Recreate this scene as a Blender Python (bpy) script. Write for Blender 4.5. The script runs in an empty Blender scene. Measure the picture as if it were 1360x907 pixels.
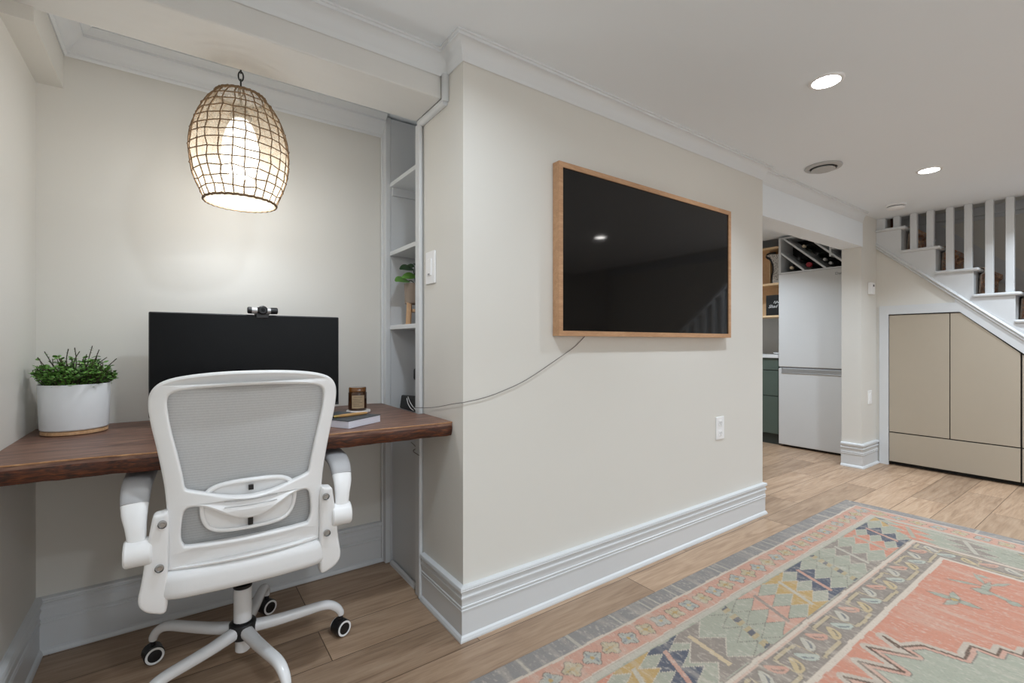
import bpy, bmesh, math, random
import numpy as np
from mathutils import Vector, Matrix
R = math.radians
rng = random.Random(7)
SC = bpy.context.scene
COL = SC.collection
OFF = {}

# ------------------------------------------------------------------ materials
MATS = {}
def mat(name, col, rough=.5, metal=0., spec=.5, noise=0., nscale=30., bump=0., bscale=200., coat=0., stretch=None):
    m = bpy.data.materials.new(name); m.use_nodes = True
    nt = m.node_tree; N = nt.nodes; L = nt.links
    b = N['Principled BSDF']
    b.inputs['Base Color'].default_value = (*col, 1)
    b.inputs['Roughness'].default_value = rough
    b.inputs['Metallic'].default_value = metal
    b.inputs['Specular IOR Level'].default_value = spec
    b.inputs['Coat Weight'].default_value = coat
    tc = N.new('ShaderNodeTexCoord'); mp = N.new('ShaderNodeMapping')
    L.new(tc.outputs['Object'], mp.inputs['Vector'])
    if stretch: mp.inputs['Scale'].default_value = stretch
    nz = N.new('ShaderNodeTexNoise'); nz.inputs['Scale'].default_value = nscale; nz.inputs['Detail'].default_value = 4
    L.new(mp.outputs[0], nz.inputs['Vector'])
    mx = N.new('ShaderNodeMix'); mx.data_type = 'RGBA'
    mx.inputs['A'].default_value = (*[max(0, c*(1-noise)) for c in col], 1)
    mx.inputs['B'].default_value = (*[min(1, c*(1+noise)) for c in col], 1)
    L.new(nz.outputs['Fac'], mx.inputs['Factor'])
    L.new(mx.outputs['Result'], b.inputs['Base Color'])
    if bump:
        n2 = N.new('ShaderNodeTexNoise'); n2.inputs['Scale'].default_value = bscale; n2.inputs['Detail'].default_value = 3
        L.new(mp.outputs[0], n2.inputs['Vector'])
        bp = N.new('ShaderNodeBump'); bp.inputs['Strength'].default_value = bump; bp.inputs['Distance'].default_value = .002
        L.new(n2.outputs['Fac'], bp.inputs['Height']); L.new(bp.outputs[0], b.inputs['Normal'])
    MATS[name] = m
    return m

def emit(name, col, s):
    m = bpy.data.materials.new(name); m.use_nodes = True
    b = m.node_tree.nodes['Principled BSDF']
    b.inputs['Base Color'].default_value = (*col, 1)
    b.inputs['Emission Color'].default_value = (*col, 1); b.inputs['Emission Strength'].default_value = s
    return m

def ramp_nodes(nt, fac, stops):
    r = nt.nodes.new('ShaderNodeValToRGB')
    e = r.color_ramp.elements
    e[0].position, e[0].color = stops[0][0], (*stops[0][1], 1)
    e[1].position, e[1].color = stops[-1][0], (*stops[-1][1], 1)
    for p, c in stops[1:-1]:
        k = e.new(p); k.color = (*c, 1)
    nt.links.new(fac, r.inputs['Fac'])
    return r

def wood(name, stops, stretch=(1, 12, 12), scale=3., rough=.45, dist=2.5, fine=.35):
    """grain running along X of the object's own coordinates"""
    m = bpy.data.materials.new(name); m.use_nodes = True
    nt = m.node_tree; N = nt.nodes; L = nt.links; b = N['Principled BSDF']
    tc = N.new('ShaderNodeTexCoord'); mp = N.new('ShaderNodeMapping'); mp.inputs['Scale'].default_value = stretch
    L.new(tc.outputs['Object'], mp.inputs['Vector'])
    n = N.new('ShaderNodeTexNoise'); n.inputs['Scale'].default_value = scale; n.inputs['Detail'].default_value = 8
    n.inputs['Distortion'].default_value = dist; n.inputs['Roughness'].default_value = .6
    L.new(mp.outputs[0], n.inputs['Vector'])
    n2 = N.new('ShaderNodeTexNoise'); n2.inputs['Scale'].default_value = scale*9; n2.inputs['Detail'].default_value = 3
    L.new(mp.outputs[0], n2.inputs['Vector'])
    mx = N.new('ShaderNodeMix'); mx.inputs['Factor'].default_value = fine
    L.new(n.outputs['Fac'], mx.inputs['A']); L.new(n2.outputs['Fac'], mx.inputs['B'])
    r = ramp_nodes(nt, mx.outputs['Result'], stops)
    L.new(r.outputs['Color'], b.inputs['Base Color'])
    b.inputs['Roughness'].default_value = rough
    bp = N.new('ShaderNodeBump'); bp.inputs['Strength'].default_value = .15; bp.inputs['Distance'].default_value = .001
    L.new(mx.outputs['Result'], bp.inputs['Height']); L.new(bp.outputs[0], b.inputs['Normal'])
    return m

WALL = mat('wall_paint', (.70, .68, .632), .6, noise=.012, nscale=3, bump=.06, bscale=350)
CEIL = mat('ceiling_paint', (.81, .85, .885), .8, noise=.01, nscale=3, bump=.05, bscale=300)
CEILT = mat('crown_paint', (.74, .76, .775), .5, noise=.01, nscale=3)
TRIM = mat('trim_paint', (.655, .67, .68), .35, noise=.01, nscale=5)
CASE = mat('shelf_paint', (.62, .635, .65), .4, noise=.02, nscale=5)
BEAM = mat('beam_paint', (.70, .69, .665), .38, noise=.02, nscale=8, bump=.25, bscale=45, stretch=(1, 5, 5))
WPLAS = mat('white_plastic', (.85, .85, .85), .33, noise=.006)
WPLAS2 = mat('arm_pad_shade_grey', (.42, .42, .43), .5, noise=.02)  # arm pad: shade under the desk put into the grey, plastic is pale
SEATM = mat('seat_upholstery', (.78, .78, .78), .55, noise=.02, bump=.15, bscale=700)
WMET = mat('white_enamel', (.80, .80, .805), .22, noise=.006, coat=.3)
BPLAS = mat('black_plastic', (.008, .008, .009), .38, noise=.1)
SCREEN = mat('monitor_screen', (.003, .0033, .004), .3, noise=.02, spec=.15)
TVSCR = mat('tv_glass', (.003, .003, .0035), .055, noise=.02, spec=.45)
STEEL = mat('steel', (.45, .45, .45), .3, metal=1, noise=.05)
DMET = mat('dark_metal', (.05, .05, .05), .35, metal=.9, noise=.1)
CERAM = mat('white_ceramic', (.76, .78, .80), .5, noise=.015, nscale=40)
SOIL = mat('soil', (.02, .014, .01), .9, noise=.5, nscale=120, bump=1)
LEAF = mat('leaf_green', (.12, .28, .05), .45, noise=.55, nscale=40)
LEAFD = mat('leaf_dark', (.018, .05, .017), .35, noise=.4, nscale=25)
STEM = mat('stem_brown', (.045, .028, .02), .6, noise=.3)
RATT = mat('rattan', (.20, .125, .065), .7, noise=.4, nscale=60, bump=.5, bscale=300)
AMBER = mat('amber_glass', (.045, .015, .003), .08, noise=.1, coat=.6)
AMBERL = mat('amber_lid', (.16, .06, .012), .1, noise=.2, coat=.6)
LABEL = mat('kraft_label', (.40, .30, .19), .7, noise=.1, nscale=80)
INK = mat('label_ink', (.10, .07, .04), .7, noise=.1)
PAPER = mat('book_pages', (.72, .72, .80), .7, noise=.05, nscale=4, stretch=(1, 1, 60))
NAVY = mat('book_cover', (.035, .045, .055), .45, noise=.15)
MARB = mat('coaster_stone', (.72, .68, .64), .35, noise=.12, nscale=25)
TAN = mat('pen_wood', (.48, .27, .10), .35, noise=.15)
GOLD = mat('pen_brass', (.55, .40, .14), .3, metal=.9, noise=.1)
FRIDGE = mat('fridge_enamel', (.67, .67, .665), .3, noise=.005)
GASK = mat('gasket_grey', (.22, .22, .23), .5, noise=.05)
GREEN = mat('green_cabinet', (.085, .115, .095), .45, noise=.03)
TAUPE = mat('taupe_laminate', (.435, .375, .295), .45, noise=.015, nscale=6)
DARK = mat('dark_gap', (.02, .018, .016), .7, noise=.1)
COUNT = mat('white_counter', (.74, .74, .73), .25, noise=.03, nscale=12)
GLASSB = mat('bottle_glass', (.008, .012, .006), .08, noise=.1, coat=.5)
REDF = mat('red_foil', (.26, .012, .02), .3, noise=.1)
CORK = mat('cream_cap', (.62, .52, .38), .5, noise=.1)
SILV = mat('silver_cap', (.50, .50, .50), .3, metal=.6, noise=.05)
BLKB = mat('black_card', (.006, .006, .006), .5, noise=.2)
WHITE = mat('white_print', (.78, .78, .78), .5, noise=.02)
TAUPOT = mat('taupe_pot', (.27, .21, .165), .6, noise=.05)
CABLE = mat('grey_cable', (.16, .15, .14), .5, noise=.05)
VENTM = mat('vent_grey', (.46, .46, .455), .5, noise=.03)
MAHO = mat('red_brown_wood', (.12, .035, .018), .5, noise=.3, nscale=20, stretch=(6, 6, 1))
BADGE = mat('badge_grey', (.30, .30, .31), .4, metal=.3, noise=.05)

def hx(h):
    h = h.lstrip('#'); v = [int(h[i:i+2], 16)/255 for i in (0, 2, 4)]
    return tuple(c/12.92 if c <= .04045 else ((c+.055)/1.055)**2.4 for c in v)

WALNUT = wood('walnut', [(.25, hx('#2c1c17')), (.40, hx('#513730')), (.50, hx('#735346')), (.60, hx('#8d6b58')), (.70, hx('#5a3c30')), (.82, hx('#39231b'))], (1.0, 9, 9), 2.2, .42, 3.0, .3)
BARK = wood('walnut_edge', [(.3, hx('#150a05')), (.44, hx('#331809')), (.54, hx('#54270f')), (.64, hx('#6f3d1b')), (.76, hx('#9a6a38'))], (2.0, 9, 16), 3.0, .55, 3.5, .35)
EDGEHL = wood('edge_highlight_tan', [(.3, hx('#7d5638')), (.5, hx('#a87c56')), (.7, hx('#c39a70'))], (3, 9, 9), 3., .5)  # tan for the painted highlight on the desk edge
OAKF = wood('oak_frame', [(.3, hx('#a47c59')), (.5, hx('#b98f6b')), (.7, hx('#c9a17c'))], (2, 14, 14), 3., .5, 1.2)
BIRCH = wood('birch_shelf', [(.3, hx('#d9b58a')), (.5, hx('#e6c69c')), (.7, hx('#efd3ad'))], (10, 1.5, 1.5), 2.5, .5, 1.)
BAMB = wood('bamboo', [(.3, hx('#b48a60')), (.5, hx('#cba27a')), (.7, hx('#dcb992'))], (14, 14, 2), 3., .5, .8)

def floor_mat():
    m = bpy.data.materials.new('oak_planks'); m.use_nodes = True
    nt = m.node_tree; N = nt.nodes; L = nt.links; b = N['Principled BSDF']
    tc = N.new('ShaderNodeTexCoord'); mp = N.new('ShaderNodeMapping')
    mp.inputs['Location'].default_value = (.35, -.062+.193*4, 0)
    L.new(tc.outputs['Object'], mp.inputs['Vector'])
    br = N.new('ShaderNodeTexBrick'); br.offset = .37; br.offset_frequency = 2
    br.inputs['Scale'].default_value = 1.; br.inputs['Brick Width'].default_value = 1.22; br.inputs['Row Height'].default_value = .193
    br.inputs['Mortar Size'].default_value = .0018; br.inputs['Mortar Smooth'].default_value = .2; br.inputs['Bias'].default_value = 0
    br.inputs['Color1'].default_value = (0, 0, 0, 1); br.inputs['Color2'].default_value = (1, 1, 1, 1); br.inputs['Mortar'].default_value = (.5, .5, .5, 1)
    L.new(mp.outputs[0], br.inputs['Vector'])
    # plank-wise shift of the grain
    sc = N.new('ShaderNodeVectorMath'); sc.operation = 'MULTIPLY_ADD'
    L.new(br.outputs['Color'], sc.inputs[0]); sc.inputs[1].default_value = (7, 3, 5); L.new(mp.outputs[0], sc.inputs[2])
    m2 = N.new('ShaderNodeMapping'); m2.inputs['Scale'].default_value = (.9, 8, 8); L.new(sc.outputs[0], m2.inputs['Vector'])
    n = N.new('ShaderNodeTexNoise'); n.inputs['Scale'].default_value = 2.2; n.inputs['Detail'].default_value = 8; n.inputs['Distortion'].default_value = 1.5; n.inputs['Roughness'].default_value = .55
    L.new(m2.outputs[0], n.inputs['Vector'])
    m3 = N.new('ShaderNodeMapping'); m3.inputs['Scale'].default_value = (4, 70, 70); L.new(sc.outputs[0], m3.inputs['Vector'])
    n3 = N.new('ShaderNodeTexNoise'); n3.inputs['Scale'].default_value = 2.; n3.inputs['Detail'].default_value = 4; L.new(m3.outputs[0], n3.inputs['Vector'])
    mx = N.new('ShaderNodeMix'); mx.inputs['Factor'].default_value = .33
    L.new(n.outputs['Fac'], mx.inputs['A']); L.new(n3.outputs['Fac'], mx.inputs['B'])
    r = ramp_nodes(nt, mx.outputs['Result'], [(.25, hx('#7a6250')), (.42, hx('#a0846b')), (.55, hx('#b2967c')), (.75, hx('#c2a88e'))])
    hs = N.new('ShaderNodeHueSaturation'); L.new(r.outputs['Color'], hs.inputs['Color'])
    mr = N.new('ShaderNodeMapRange'); mr.inputs['To Min'].default_value = .72; mr.inputs['To Max'].default_value = 1.08
    L.new(br.outputs['Color'], mr.inputs['Value']); L.new(mr.outputs['Result'], hs.inputs['Value'])
    mo = N.new('ShaderNodeMix'); mo.data_type = 'RGBA'; mo.inputs['B'].default_value = (*hx('#5c4836'), 1)
    L.new(br.outputs['Fac'], mo.inputs['Factor']); L.new(hs.outputs['Color'], mo.inputs['A'])
    L.new(mo.outputs['Result'], b.inputs['Base Color'])
    b.inputs['Roughness'].default_value = .42
    bp = N.new('ShaderNodeBump'); bp.inputs['Strength'].default_value = .3; bp.inputs['Distance'].default_value = .001; bp.invert = True
    L.new(br.outputs['Fac'], bp.inputs['Height']); L.new(bp.outputs[0], b.inputs['Normal'])
    return m
FLOOR = floor_mat()

def weave_mat(name, c1, c2, scale=900, rough=.8):
    m = bpy.data.materials.new(name); m.use_nodes = True
    nt = m.node_tree; N = nt.nodes; L = nt.links; b = N['Principled BSDF']
    tc = N.new('ShaderNodeTexCoord')
    w = N.new('ShaderNodeTexWave'); w.inputs['Scale'].default_value = scale/20; w.bands_direction = 'Z'; w.inputs['Distortion'].default_value = .6
    n = N.new('ShaderNodeTexNoise'); n.inputs['Scale'].default_value = 260
    L.new(tc.outputs['Object'], w.inputs['Vector']); L.new(tc.outputs['Object'], n.inputs['Vector'])
    mx = N.new('ShaderNodeMix'); mx.inputs['Factor'].default_value = .6
    L.new(w.outputs['Fac'], mx.inputs['A']); L.new(n.outputs['Fac'], mx.inputs['B'])
    r = ramp_nodes(nt, mx.outputs['Result'], [(.2, c1), (.8, c2)])
    L.new(r.outputs['Color'], b.inputs['Base Color']); b.inputs['Roughness'].default_value = rough
    return m
MESH = weave_mat('chair_mesh', (.68, .685, .685), (.80, .805, .805))
RUNNER = None
def runner_mat():
    m = bpy.data.materials.new('braided_runner'); m.use_nodes = True
    nt = m.node_tree; N = nt.nodes; L = nt.links; b = N['Principled BSDF']
    tc = N.new('ShaderNodeTexCoord')
    v = N.new('ShaderNodeTexVoronoi'); v.inputs['Scale'].default_value = 38
    mp = N.new('ShaderNodeMapping'); mp.inputs['Scale'].default_value = (.6, 1, 1.6); mp.inputs['Rotation'].default_value = (.5, .3, 0)
    L.new(tc.outputs['Object'], mp.inputs['Vector']); L.new(mp.outputs[0], v.inputs['Vector'])
    r = ramp_nodes(nt, v.outputs['Color'], [(.1, hx('#7a5546')), (.35, hx('#b08872')), (.55, hx('#8f8680')), (.75, hx('#cfa985')), (.95, hx('#98604a'))])
    L.new(r.outputs['Color'], b.inputs['Base Color']); b.inputs['Roughness'].default_value = .95
    bp = N.new('ShaderNodeBump'); bp.inputs['Strength'].default_value = .6; bp.inputs['Distance'].default_value = .004
    L.new(v.outputs['Distance'], bp.inputs['Height']); L.new(bp.outputs[0], b.inputs['Normal'])
    return m
RUNNER = runner_mat()

def liner_mat():
    m = bpy.data.materials.new('shade_liner'); m.use_nodes = True
    nt = m.node_tree; N = nt.nodes; L = nt.links
    N.remove(N['Principled BSDF']); out = N['Material Output']
    tr = N.new('ShaderNodeBsdfTranslucent'); tr.inputs['Color'].default_value = (*(.62, .53, .40), 1)
    df = N.new('ShaderNodeBsdfDiffuse'); df.inputs['Color'].default_value = (*(.58, .49, .38), 1)
    tp = N.new('ShaderNodeBsdfTransparent'); tp.inputs['Color'].default_value = (*(1, .985, .96), 1)
    a = N.new('ShaderNodeMixShader'); a.inputs[0].default_value = .45
    L.new(tr.outputs[0], a.inputs[1]); L.new(df.outputs[0], a.inputs[2])
    c = N.new('ShaderNodeMixShader')
    tc = N.new('ShaderNodeTexCoord'); n = N.new('ShaderNodeTexNoise'); n.inputs['Scale'].default_value = 90
    L.new(tc.outputs['Object'], n.inputs['Vector'])
    mr = N.new('ShaderNodeMapRange'); mr.inputs['To Min'].default_value = .48; mr.inputs['To Max'].default_value = .72
    L.new(n.outputs['Fac'], mr.inputs['Value']); L.new(mr.outputs['Result'], c.inputs[0])
    L.new(a.outputs[0], c.inputs[1]); L.new(tp.outputs[0], c.inputs[2])
    L.new(c.outputs[0], out.inputs['Surface'])
    return m
LINER = liner_mat()
BULB = emit('bulb_glow', (1, .93, .82), 3.6)
LENS = emit('downlight_glow', (1, .97, .93), 30)

# ------------------------------------------------------------------ mesh helpers
def B(): return bmesh.new()

def box(bm, x0, x1, y0, y1, z0, z1, bev=0., seg=2):
    vs = [bm.verts.new(p) for p in ((x0, y0, z0), (x1, y0, z0), (x1, y1, z0), (x0, y1, z0), (x0, y0, z1), (x1, y0, z1), (x1, y1, z1), (x0, y1, z1))]
    fs = [bm.faces.new([vs[i] for i in f]) for f in ((3, 2, 1, 0), (4, 5, 6, 7), (0, 1, 5, 4), (1, 2, 6, 5), (2, 3, 7, 6), (3, 0, 4, 7))]
    if bev:
        es = list({e for f in fs for e in f.edges})
        bmesh.ops.bevel(bm, geom=es, offset=bev, segments=seg, affect='EDGES', profile=.5)
    return bm

def lathe(bm, prof, c=(0, 0, 0), n=40, cap0=False, cap1=False, axis='z', sx=1., sy=1.):
    rings = []
    for r, z in prof:
        ring = []
        for i in range(n):
            t = 2*math.pi*i/n
            p = (r*math.cos(t)*sx, r*math.sin(t)*sy, z)
            if axis == 'x': p = (p[2], p[0], p[1])
            elif axis == 'y': p = (p[1], p[2], p[0])
            ring.append(bm.verts.new((p[0]+c[0], p[1]+c[1], p[2]+c[2])))
        rings.append(ring)
    for a, b in zip(rings, rings[1:]):
        for i in range(n):
            bm.faces.new((a[i], a[(i+1) % n], b[(i+1) % n], b[i]))
    if cap0: bm.faces.new(rings[0][::-1])
    if cap1: bm.faces.new(rings[-1])
    return bm

def cyl(bm, c, r, h, axis='z', n=28, bev=.0):
    b = min(bev, r*.4, h*.4)
    prof = [(r-b, 0), (r, b), (r, h-b), (r-b, h)] if b else [(r, 0), (r, h)]
    return lathe(bm, prof, c, n, True, True, axis)

def xform(bm, M, since=0):
    bm.verts.ensure_lookup_table()
    for v in bm.verts[since:]: v.co = M @ v.co

def smooth_path(pts, k=6):
    pts = [Vector(p) for p in pts]; out = []
    n = len(pts)
    for i in range(n-1):
        p0, p1, p2, p3 = pts[max(i-1, 0)], pts[i], pts[i+1], pts[min(i+2, n-1)]
        for j in range(k):
            t = j/k
            out.append(.5*((2*p1)+(p2-p0)*t+(2*p0-5*p1+4*p2-p3)*t*t+(3*p1-p0-3*p2+p3)*t**3))
    out.append(pts[-1]); return out

def closed_smooth(pts, k=5):
    pts = [Vector(p) for p in pts]; n = len(pts); out = []
    for i in range(n):
        p0, p1, p2, p3 = pts[i-1], pts[i], pts[(i+1) % n], pts[(i+2) % n]
        for j in range(k):
            t = j/k
            out.append(.5*((2*p1)+(p2-p0)*t+(2*p0-5*p1+4*p2-p3)*t*t+(3*p1-p0-3*p2+p3)*t**3))
    return out

def sweep(bm, pts, ra, rb=None, n=10, ref=(0, 0, 1), closed=False, power=1.):
    """tube with section half-widths ra (sideways) and rb (along the bending normal)"""
    pts = [Vector(p) for p in pts]; m = len(pts); ref = Vector(ref)
    if not hasattr(ra, '__len__'): ra = [ra]*m
    if rb is None: rb = ra
    if not hasattr(rb, '__len__'): rb = [rb]*m
    rings = []
    for i, p in enumerate(pts):
        a = pts[i-1] if (i or closed) else p
        b = pts[(i+1) % m] if (i < m-1 or closed) else p
        t = (b-a).normalized()
        s = t.cross(ref)
        if s.length < 1e-4: s = t.cross(Vector((1, .3, .1)))
        s.normalize(); u = s.cross(t).normalized()
        ring = []
        for k in range(n):
            w = 2*math.pi*k/n; cw, sw = math.cos(w), math.sin(w)
            if power != 1.:
                cw = math.copysign(abs(cw)**power, cw); sw = math.copysign(abs(sw)**power, sw)
            ring.append(bm.verts.new(p+s*cw*ra[i]+u*sw*rb[i]))
        rings.append(ring)
    pr = list(zip(rings, rings[1:]))+([(rings[-1], rings[0])] if closed else [])
    for a, b in pr:
        for k in range(n): bm.faces.new((a[k], a[(k+1) % n], b[(k+1) % n], b[k]))
    if not closed:
        bm.faces.new(rings[0][::-1]); bm.faces.new(rings[-1])
    return bm

def resample(vals, m):
    x = np.linspace(0, len(vals)-1, m); return list(np.interp(x, range(len(vals)), vals))

def prism(bm, poly, a0, a1, axis='x', bev=0.):
    """polygon extruded along an axis: axis x takes (y,z), y takes (x,z), z takes (x,y)"""
    def P(p, a): return {'x': (a, p[0], p[1]), 'y': (p[0], a, p[1]), 'z': (p[0], p[1], a)}[axis]
    lo = [bm.verts.new(P(p, a0)) for p in poly]; hi = [bm.verts.new(P(p, a1)) for p in poly]
    fs = [bm.faces.new(lo), bm.faces.new(hi)]
    n = len(poly)
    for i in range(n): fs.append(bm.faces.new((lo[i], lo[(i+1) % n], hi[(i+1) % n], hi[i])))
    if bev:
        es = list({e for f in fs for e in f.edges})
        bmesh.ops.bevel(bm, geom=es, offset=bev, segments=2, affect='EDGES', profile=.5)
    return bm

def trimrun(bm, path, prof, side=1):
    """sweep a profile [(out, z)] along a 2D path with mitred corners; out is to the left of travel * side"""
    n = len(path); P = [Vector(p) for p in path]; rows = []
    for i in range(n):
        d0 = (P[i]-P[i-1]).normalized() if i else (P[1]-P[0]).normalized()
        d1 = (P[i+1]-P[i]).normalized() if i < n-1 else d0
        n0 = Vector((-d0.y, d0.x))*side; n1 = Vector((-d1.y, d1.x))*side
        m = (n0+n1); m = m/(m.dot(n0)) if m.length > 1e-5 else n0
        rows.append([bm.verts.new((P[i].x+m.x*o, P[i].y+m.y*o, z)) for o, z in prof])
    k = len(prof)
    for a, b in zip(rows, rows[1:]):
        for j in range(k): bm.faces.new((a[j], a[(j+1) % k], b[(j+1) % k], b[j]))
    bm.faces.new(rows[0]); bm.faces.new(rows[-1][::-1])
    return bm

def curve_plate(splines, extrude, bevel, k=2):
    """flat plate with holes and rounded edges, from closed outlines; returns bmesh in x,y with thickness along z"""
    cu = bpy.data.curves.new('plate', 'CURVE'); cu.dimensions = '2D'; cu.fill_mode = 'BOTH'
    cu.extrude = extrude; cu.bevel_depth = bevel; cu.bevel_resolution = k; cu.offset = -bevel
    for s in splines:
        sp = cu.splines.new('POLY'); sp.points.add(len(s)-1); sp.use_cyclic_u = True
        for q, p in zip(sp.points, s): q.co = (p[0], p[1], 0, 1)
    o = bpy.data.objects.new('plate', cu); COL.objects.link(o)
    dg = bpy.context.evaluated_depsgraph_get()
    me = bpy.data.meshes.new_from_object(o.evaluated_get(dg))
    bm = B(); bm.from_mesh(me)
    bpy.data.objects.remove(o); bpy.data.curves.remove(cu); bpy.data.meshes.remove(me)
    bmesh.ops.remove_doubles(bm, verts=bm.verts, dist=1e-5)
    return bm

def obj(name, bm, m, parent=None, origin=None, smooth=None, local=False):
    bmesh.ops.recalc_face_normals(bm, faces=bm.faces)
    me = bpy.data.meshes.new(name)
    if parent is None:
        if origin is None:
            xs = [v.co for v in bm.verts]
            origin = Vector(((min(v.x for v in xs)+max(v.x for v in xs))/2, (min(v.y for v in xs)+max(v.y for v in xs))/2, min(v.z for v in xs)))
        o_ = Vector(origin)
    else:
        o_ = Vector((0, 0, 0)) if local else OFF[parent.name]
    for v in bm.verts: v.co -= o_
    if smooth is not None:
        for f in bm.faces: f.smooth = True
        for e in bm.edges:
            if len(e.link_faces) == 2 and e.calc_face_angle(0) > R(smooth): e.smooth = False
    bm.to_mesh(me); bm.free()
    me.materials.append(m)
    o = bpy.data.objects.new(name, me); COL.objects.link(o)
    if parent is None: o.location = o_
    else: o.parent = parent
    OFF[o.name] = Vector((0, 0, 0)) if local else o_
    return o

def tag(o, label, cat, group=None):
    o['label'] = label; o['category'] = cat
    if group: o['group'] = group
    return o

def thing(name, label, cat, loc, group=None, rz=0.):
    o = bpy.data.objects.new(name, None); COL.objects.link(o); o.empty_display_size = .05
    o.location = loc; o.rotation_euler = (0, 0, rz); OFF[o.name] = Vector(loc)
    return tag(o, label, cat, group)

def struct(name, bm, m, smooth=None, label=None):
    o = obj(name, bm, m, None, (0, 0, 0), smooth); o['kind'] = 'structure'
    if label: o['label'] = label
    return o

def text_bm(s, size, ext, shear=0.):
    cu = bpy.data.curves.new('txt', 'FONT'); cu.body = s; cu.size = size; cu.extrude = ext; cu.shear = shear
    o = bpy.data.objects.new('txt', cu); COL.objects.link(o)
    dg = bpy.context.evaluated_depsgraph_get()
    me = bpy.data.meshes.new_from_object(o.evaluated_get(dg)); bm = B(); bm.from_mesh(me)
    bpy.data.objects.remove(o); bpy.data.curves.remove(cu); bpy.data.meshes.remove(me)
    return bm

def copy_tree(o, parent=None):
    c = o.copy(); COL.objects.link(c); c.parent = parent
    for ch in list(o.children): copy_tree(ch, c)
    return c

# ------------------------------------------------------------------ room shell
CZ = 2.13                   # ceiling
XL, XR = -.385, .826        # desk niche, left and right sides
YB, YT = 2.215, 1.455       # niche back wall, television wall
TX1 = 2.93                  # end of television wall
struct('floor', box(B(), -.6, 6.1, -2.8, 3.4, -.1, 0), FLOOR)
b = B(); box(b, -.6, 5.075, -2.8, 3.4, CZ, CZ+.25); struct('ceiling', b, CEIL)
struct('ceiling_stairwell', box(B(), 5.075, 6.1, -2.8, 3.4, 2.36, 2.46), CEIL)
struct('wall_left', box(B(), XL-.2, XL, -2.8, 2.45, 0, CZ), WALL)
struct('wall_niche_back', box(B(), XL, 1.1, YB, YB+.2, 0, CZ), WALL)
struct('wall_television', box(B(), XR, TX1, YT, 1.82, 0, CZ), WALL)
struct('wall_recess_back', box(B(), 1.1, TX1, 1.82, 2.6, 0, CZ), WALL)
struct('wall_rear', box(B(), -.6, 6.1, -2.8, -2.6, 0, 2.4), WALL)
struct('wall_stair', box(B(), 5.9, 6.1, -2.6, 3.4, 0, 2.4), WALL)
struct('wall_kitchen_far', box(B(), 1.1, 6.1, 3.2, 3.4, 0, CZ), WALL)
struct('wall_stair_head', box(B(), 5.08, 5.9, 1.64, 1.70, 0, 2.36), WALL)
struct('beam_niche', box(B(), XL, .812, 1.59, 1.816, 1.965, CZ, .006), BEAM)
struct('beam_soffit', box(B(), XL, -.317, 1.80, YB, 1.925, CZ), WALL)
struct('beam_header', box(B(), TX1, 4.66, 1.49, 1.65, 1.85, CZ), CEIL)
struct('column', box(B(), 4.65, 5.02, 1.497, 1.64, 0, CZ), WALL)

BASE = [(0, 0), (.021, 0), (.021, .006), (.017, .015), (.011, .02), (.011, .102), (.014, .104), (.014, .108), (.011, .110), (.011, .114), (.014, .116), (.014, .120), (.011, .122),
        (.011, .146), (.016, .148), (.016, .154), (.0115, .160), (.0115, .170), (.019, .174), (.020, .178), (.018, .181), (.020, .184), (.018, .189), (.006, .192), (0, .192)]
struct('baseboard_television', trimrun(B(), [(XR, 1.775), (XR, YT), (TX1, YT), (TX1, 2.6)], BASE, -1), TRIM)
struct('baseboard_left', trimrun(B(), [(XL, -2.6), (XL, YB), (.811, YB)], BASE, -1), TRIM)
struct('baseboard_rear', trimrun(B(), [(5.9, -2.6), (XL, -2.6)], BASE, -1), TRIM)
CB = [(o*1.25, z*1.06) for o, z in BASE]
struct('baseboard_column', trimrun(B(), [(4.65, 1.64), (4.65, 1.497), (4.985, 1.497)], [(o, z) for o, z in CB], 1 if False else -1) if False else trimrun(B(), [(4.985, 1.497), (4.65, 1.497), (4.65, 1.64)], CB, 1), TRIM)

CROWN = [(0, CZ), (0, CZ-.082), (.004, CZ-.084), (.008, CZ-.078), (.008, CZ-.070), (.012, CZ-.066), (.018, CZ-.045), (.030, CZ-.027), (.046, CZ-.018), (.050, CZ-.018), (.050, CZ-.008), (.056, CZ-.006), (.056, CZ)]
CROWN = [(o*.8, z) for o, z in CROWN]
struct('trim_1', trimrun(B(), [(XL, 1.59), (.80, 1.59), (.826, 1.565), (XR, YT), (TX1, YT), (TX1, 1.49), (4.65, 1.49)], CROWN, -1), CEILT, 40)
CROWN2 = [(0, CZ), (0, CZ-.09), (.005, CZ-.093), (.011, CZ-.086), (.011, CZ-.079), (.017, CZ-.076), (.030, CZ-.056), (.050, CZ-.036), (.058, CZ-.034), (.058, CZ-.025), (.064, CZ-.022), (.080, CZ-.008), (.084, CZ-.008), (.084, CZ)]
struct('trim_2', trimrun(B(), [(-.317, 1.816), (-.317, YB), (.8075, YB)], CROWN2, -1), CEILT, 40)
b = B()
WX0, WX1, WZ0, WZ1 = .1, 2.5, 1.0, 1.95
for q in ((WX0-.06, WX0, WZ0-.06, WZ1+.06), (WX1, WX1+.06, WZ0-.06, WZ1+.06), (WX0, WX1, WZ0-.06, WZ0), (WX0, WX1, WZ1, WZ1+.06), ((WX0+WX1)/2-.02, (WX0+WX1)/2+.02, WZ0, WZ1)):
    box(b, q[0], q[1], -2.6, -2.575, q[2], q[3], .003)
struct('added_fill_window_1', b, TRIM)  # unseen frame around the added fill panel
struct('added_fill_window_2', box(B(), WX0, WX1, -2.5995, -2.596, WZ0, WZ1), emit('added_fill_glow', (.93, .97, 1), 1.2))  # glowing panel added behind the camera as soft fill
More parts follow.
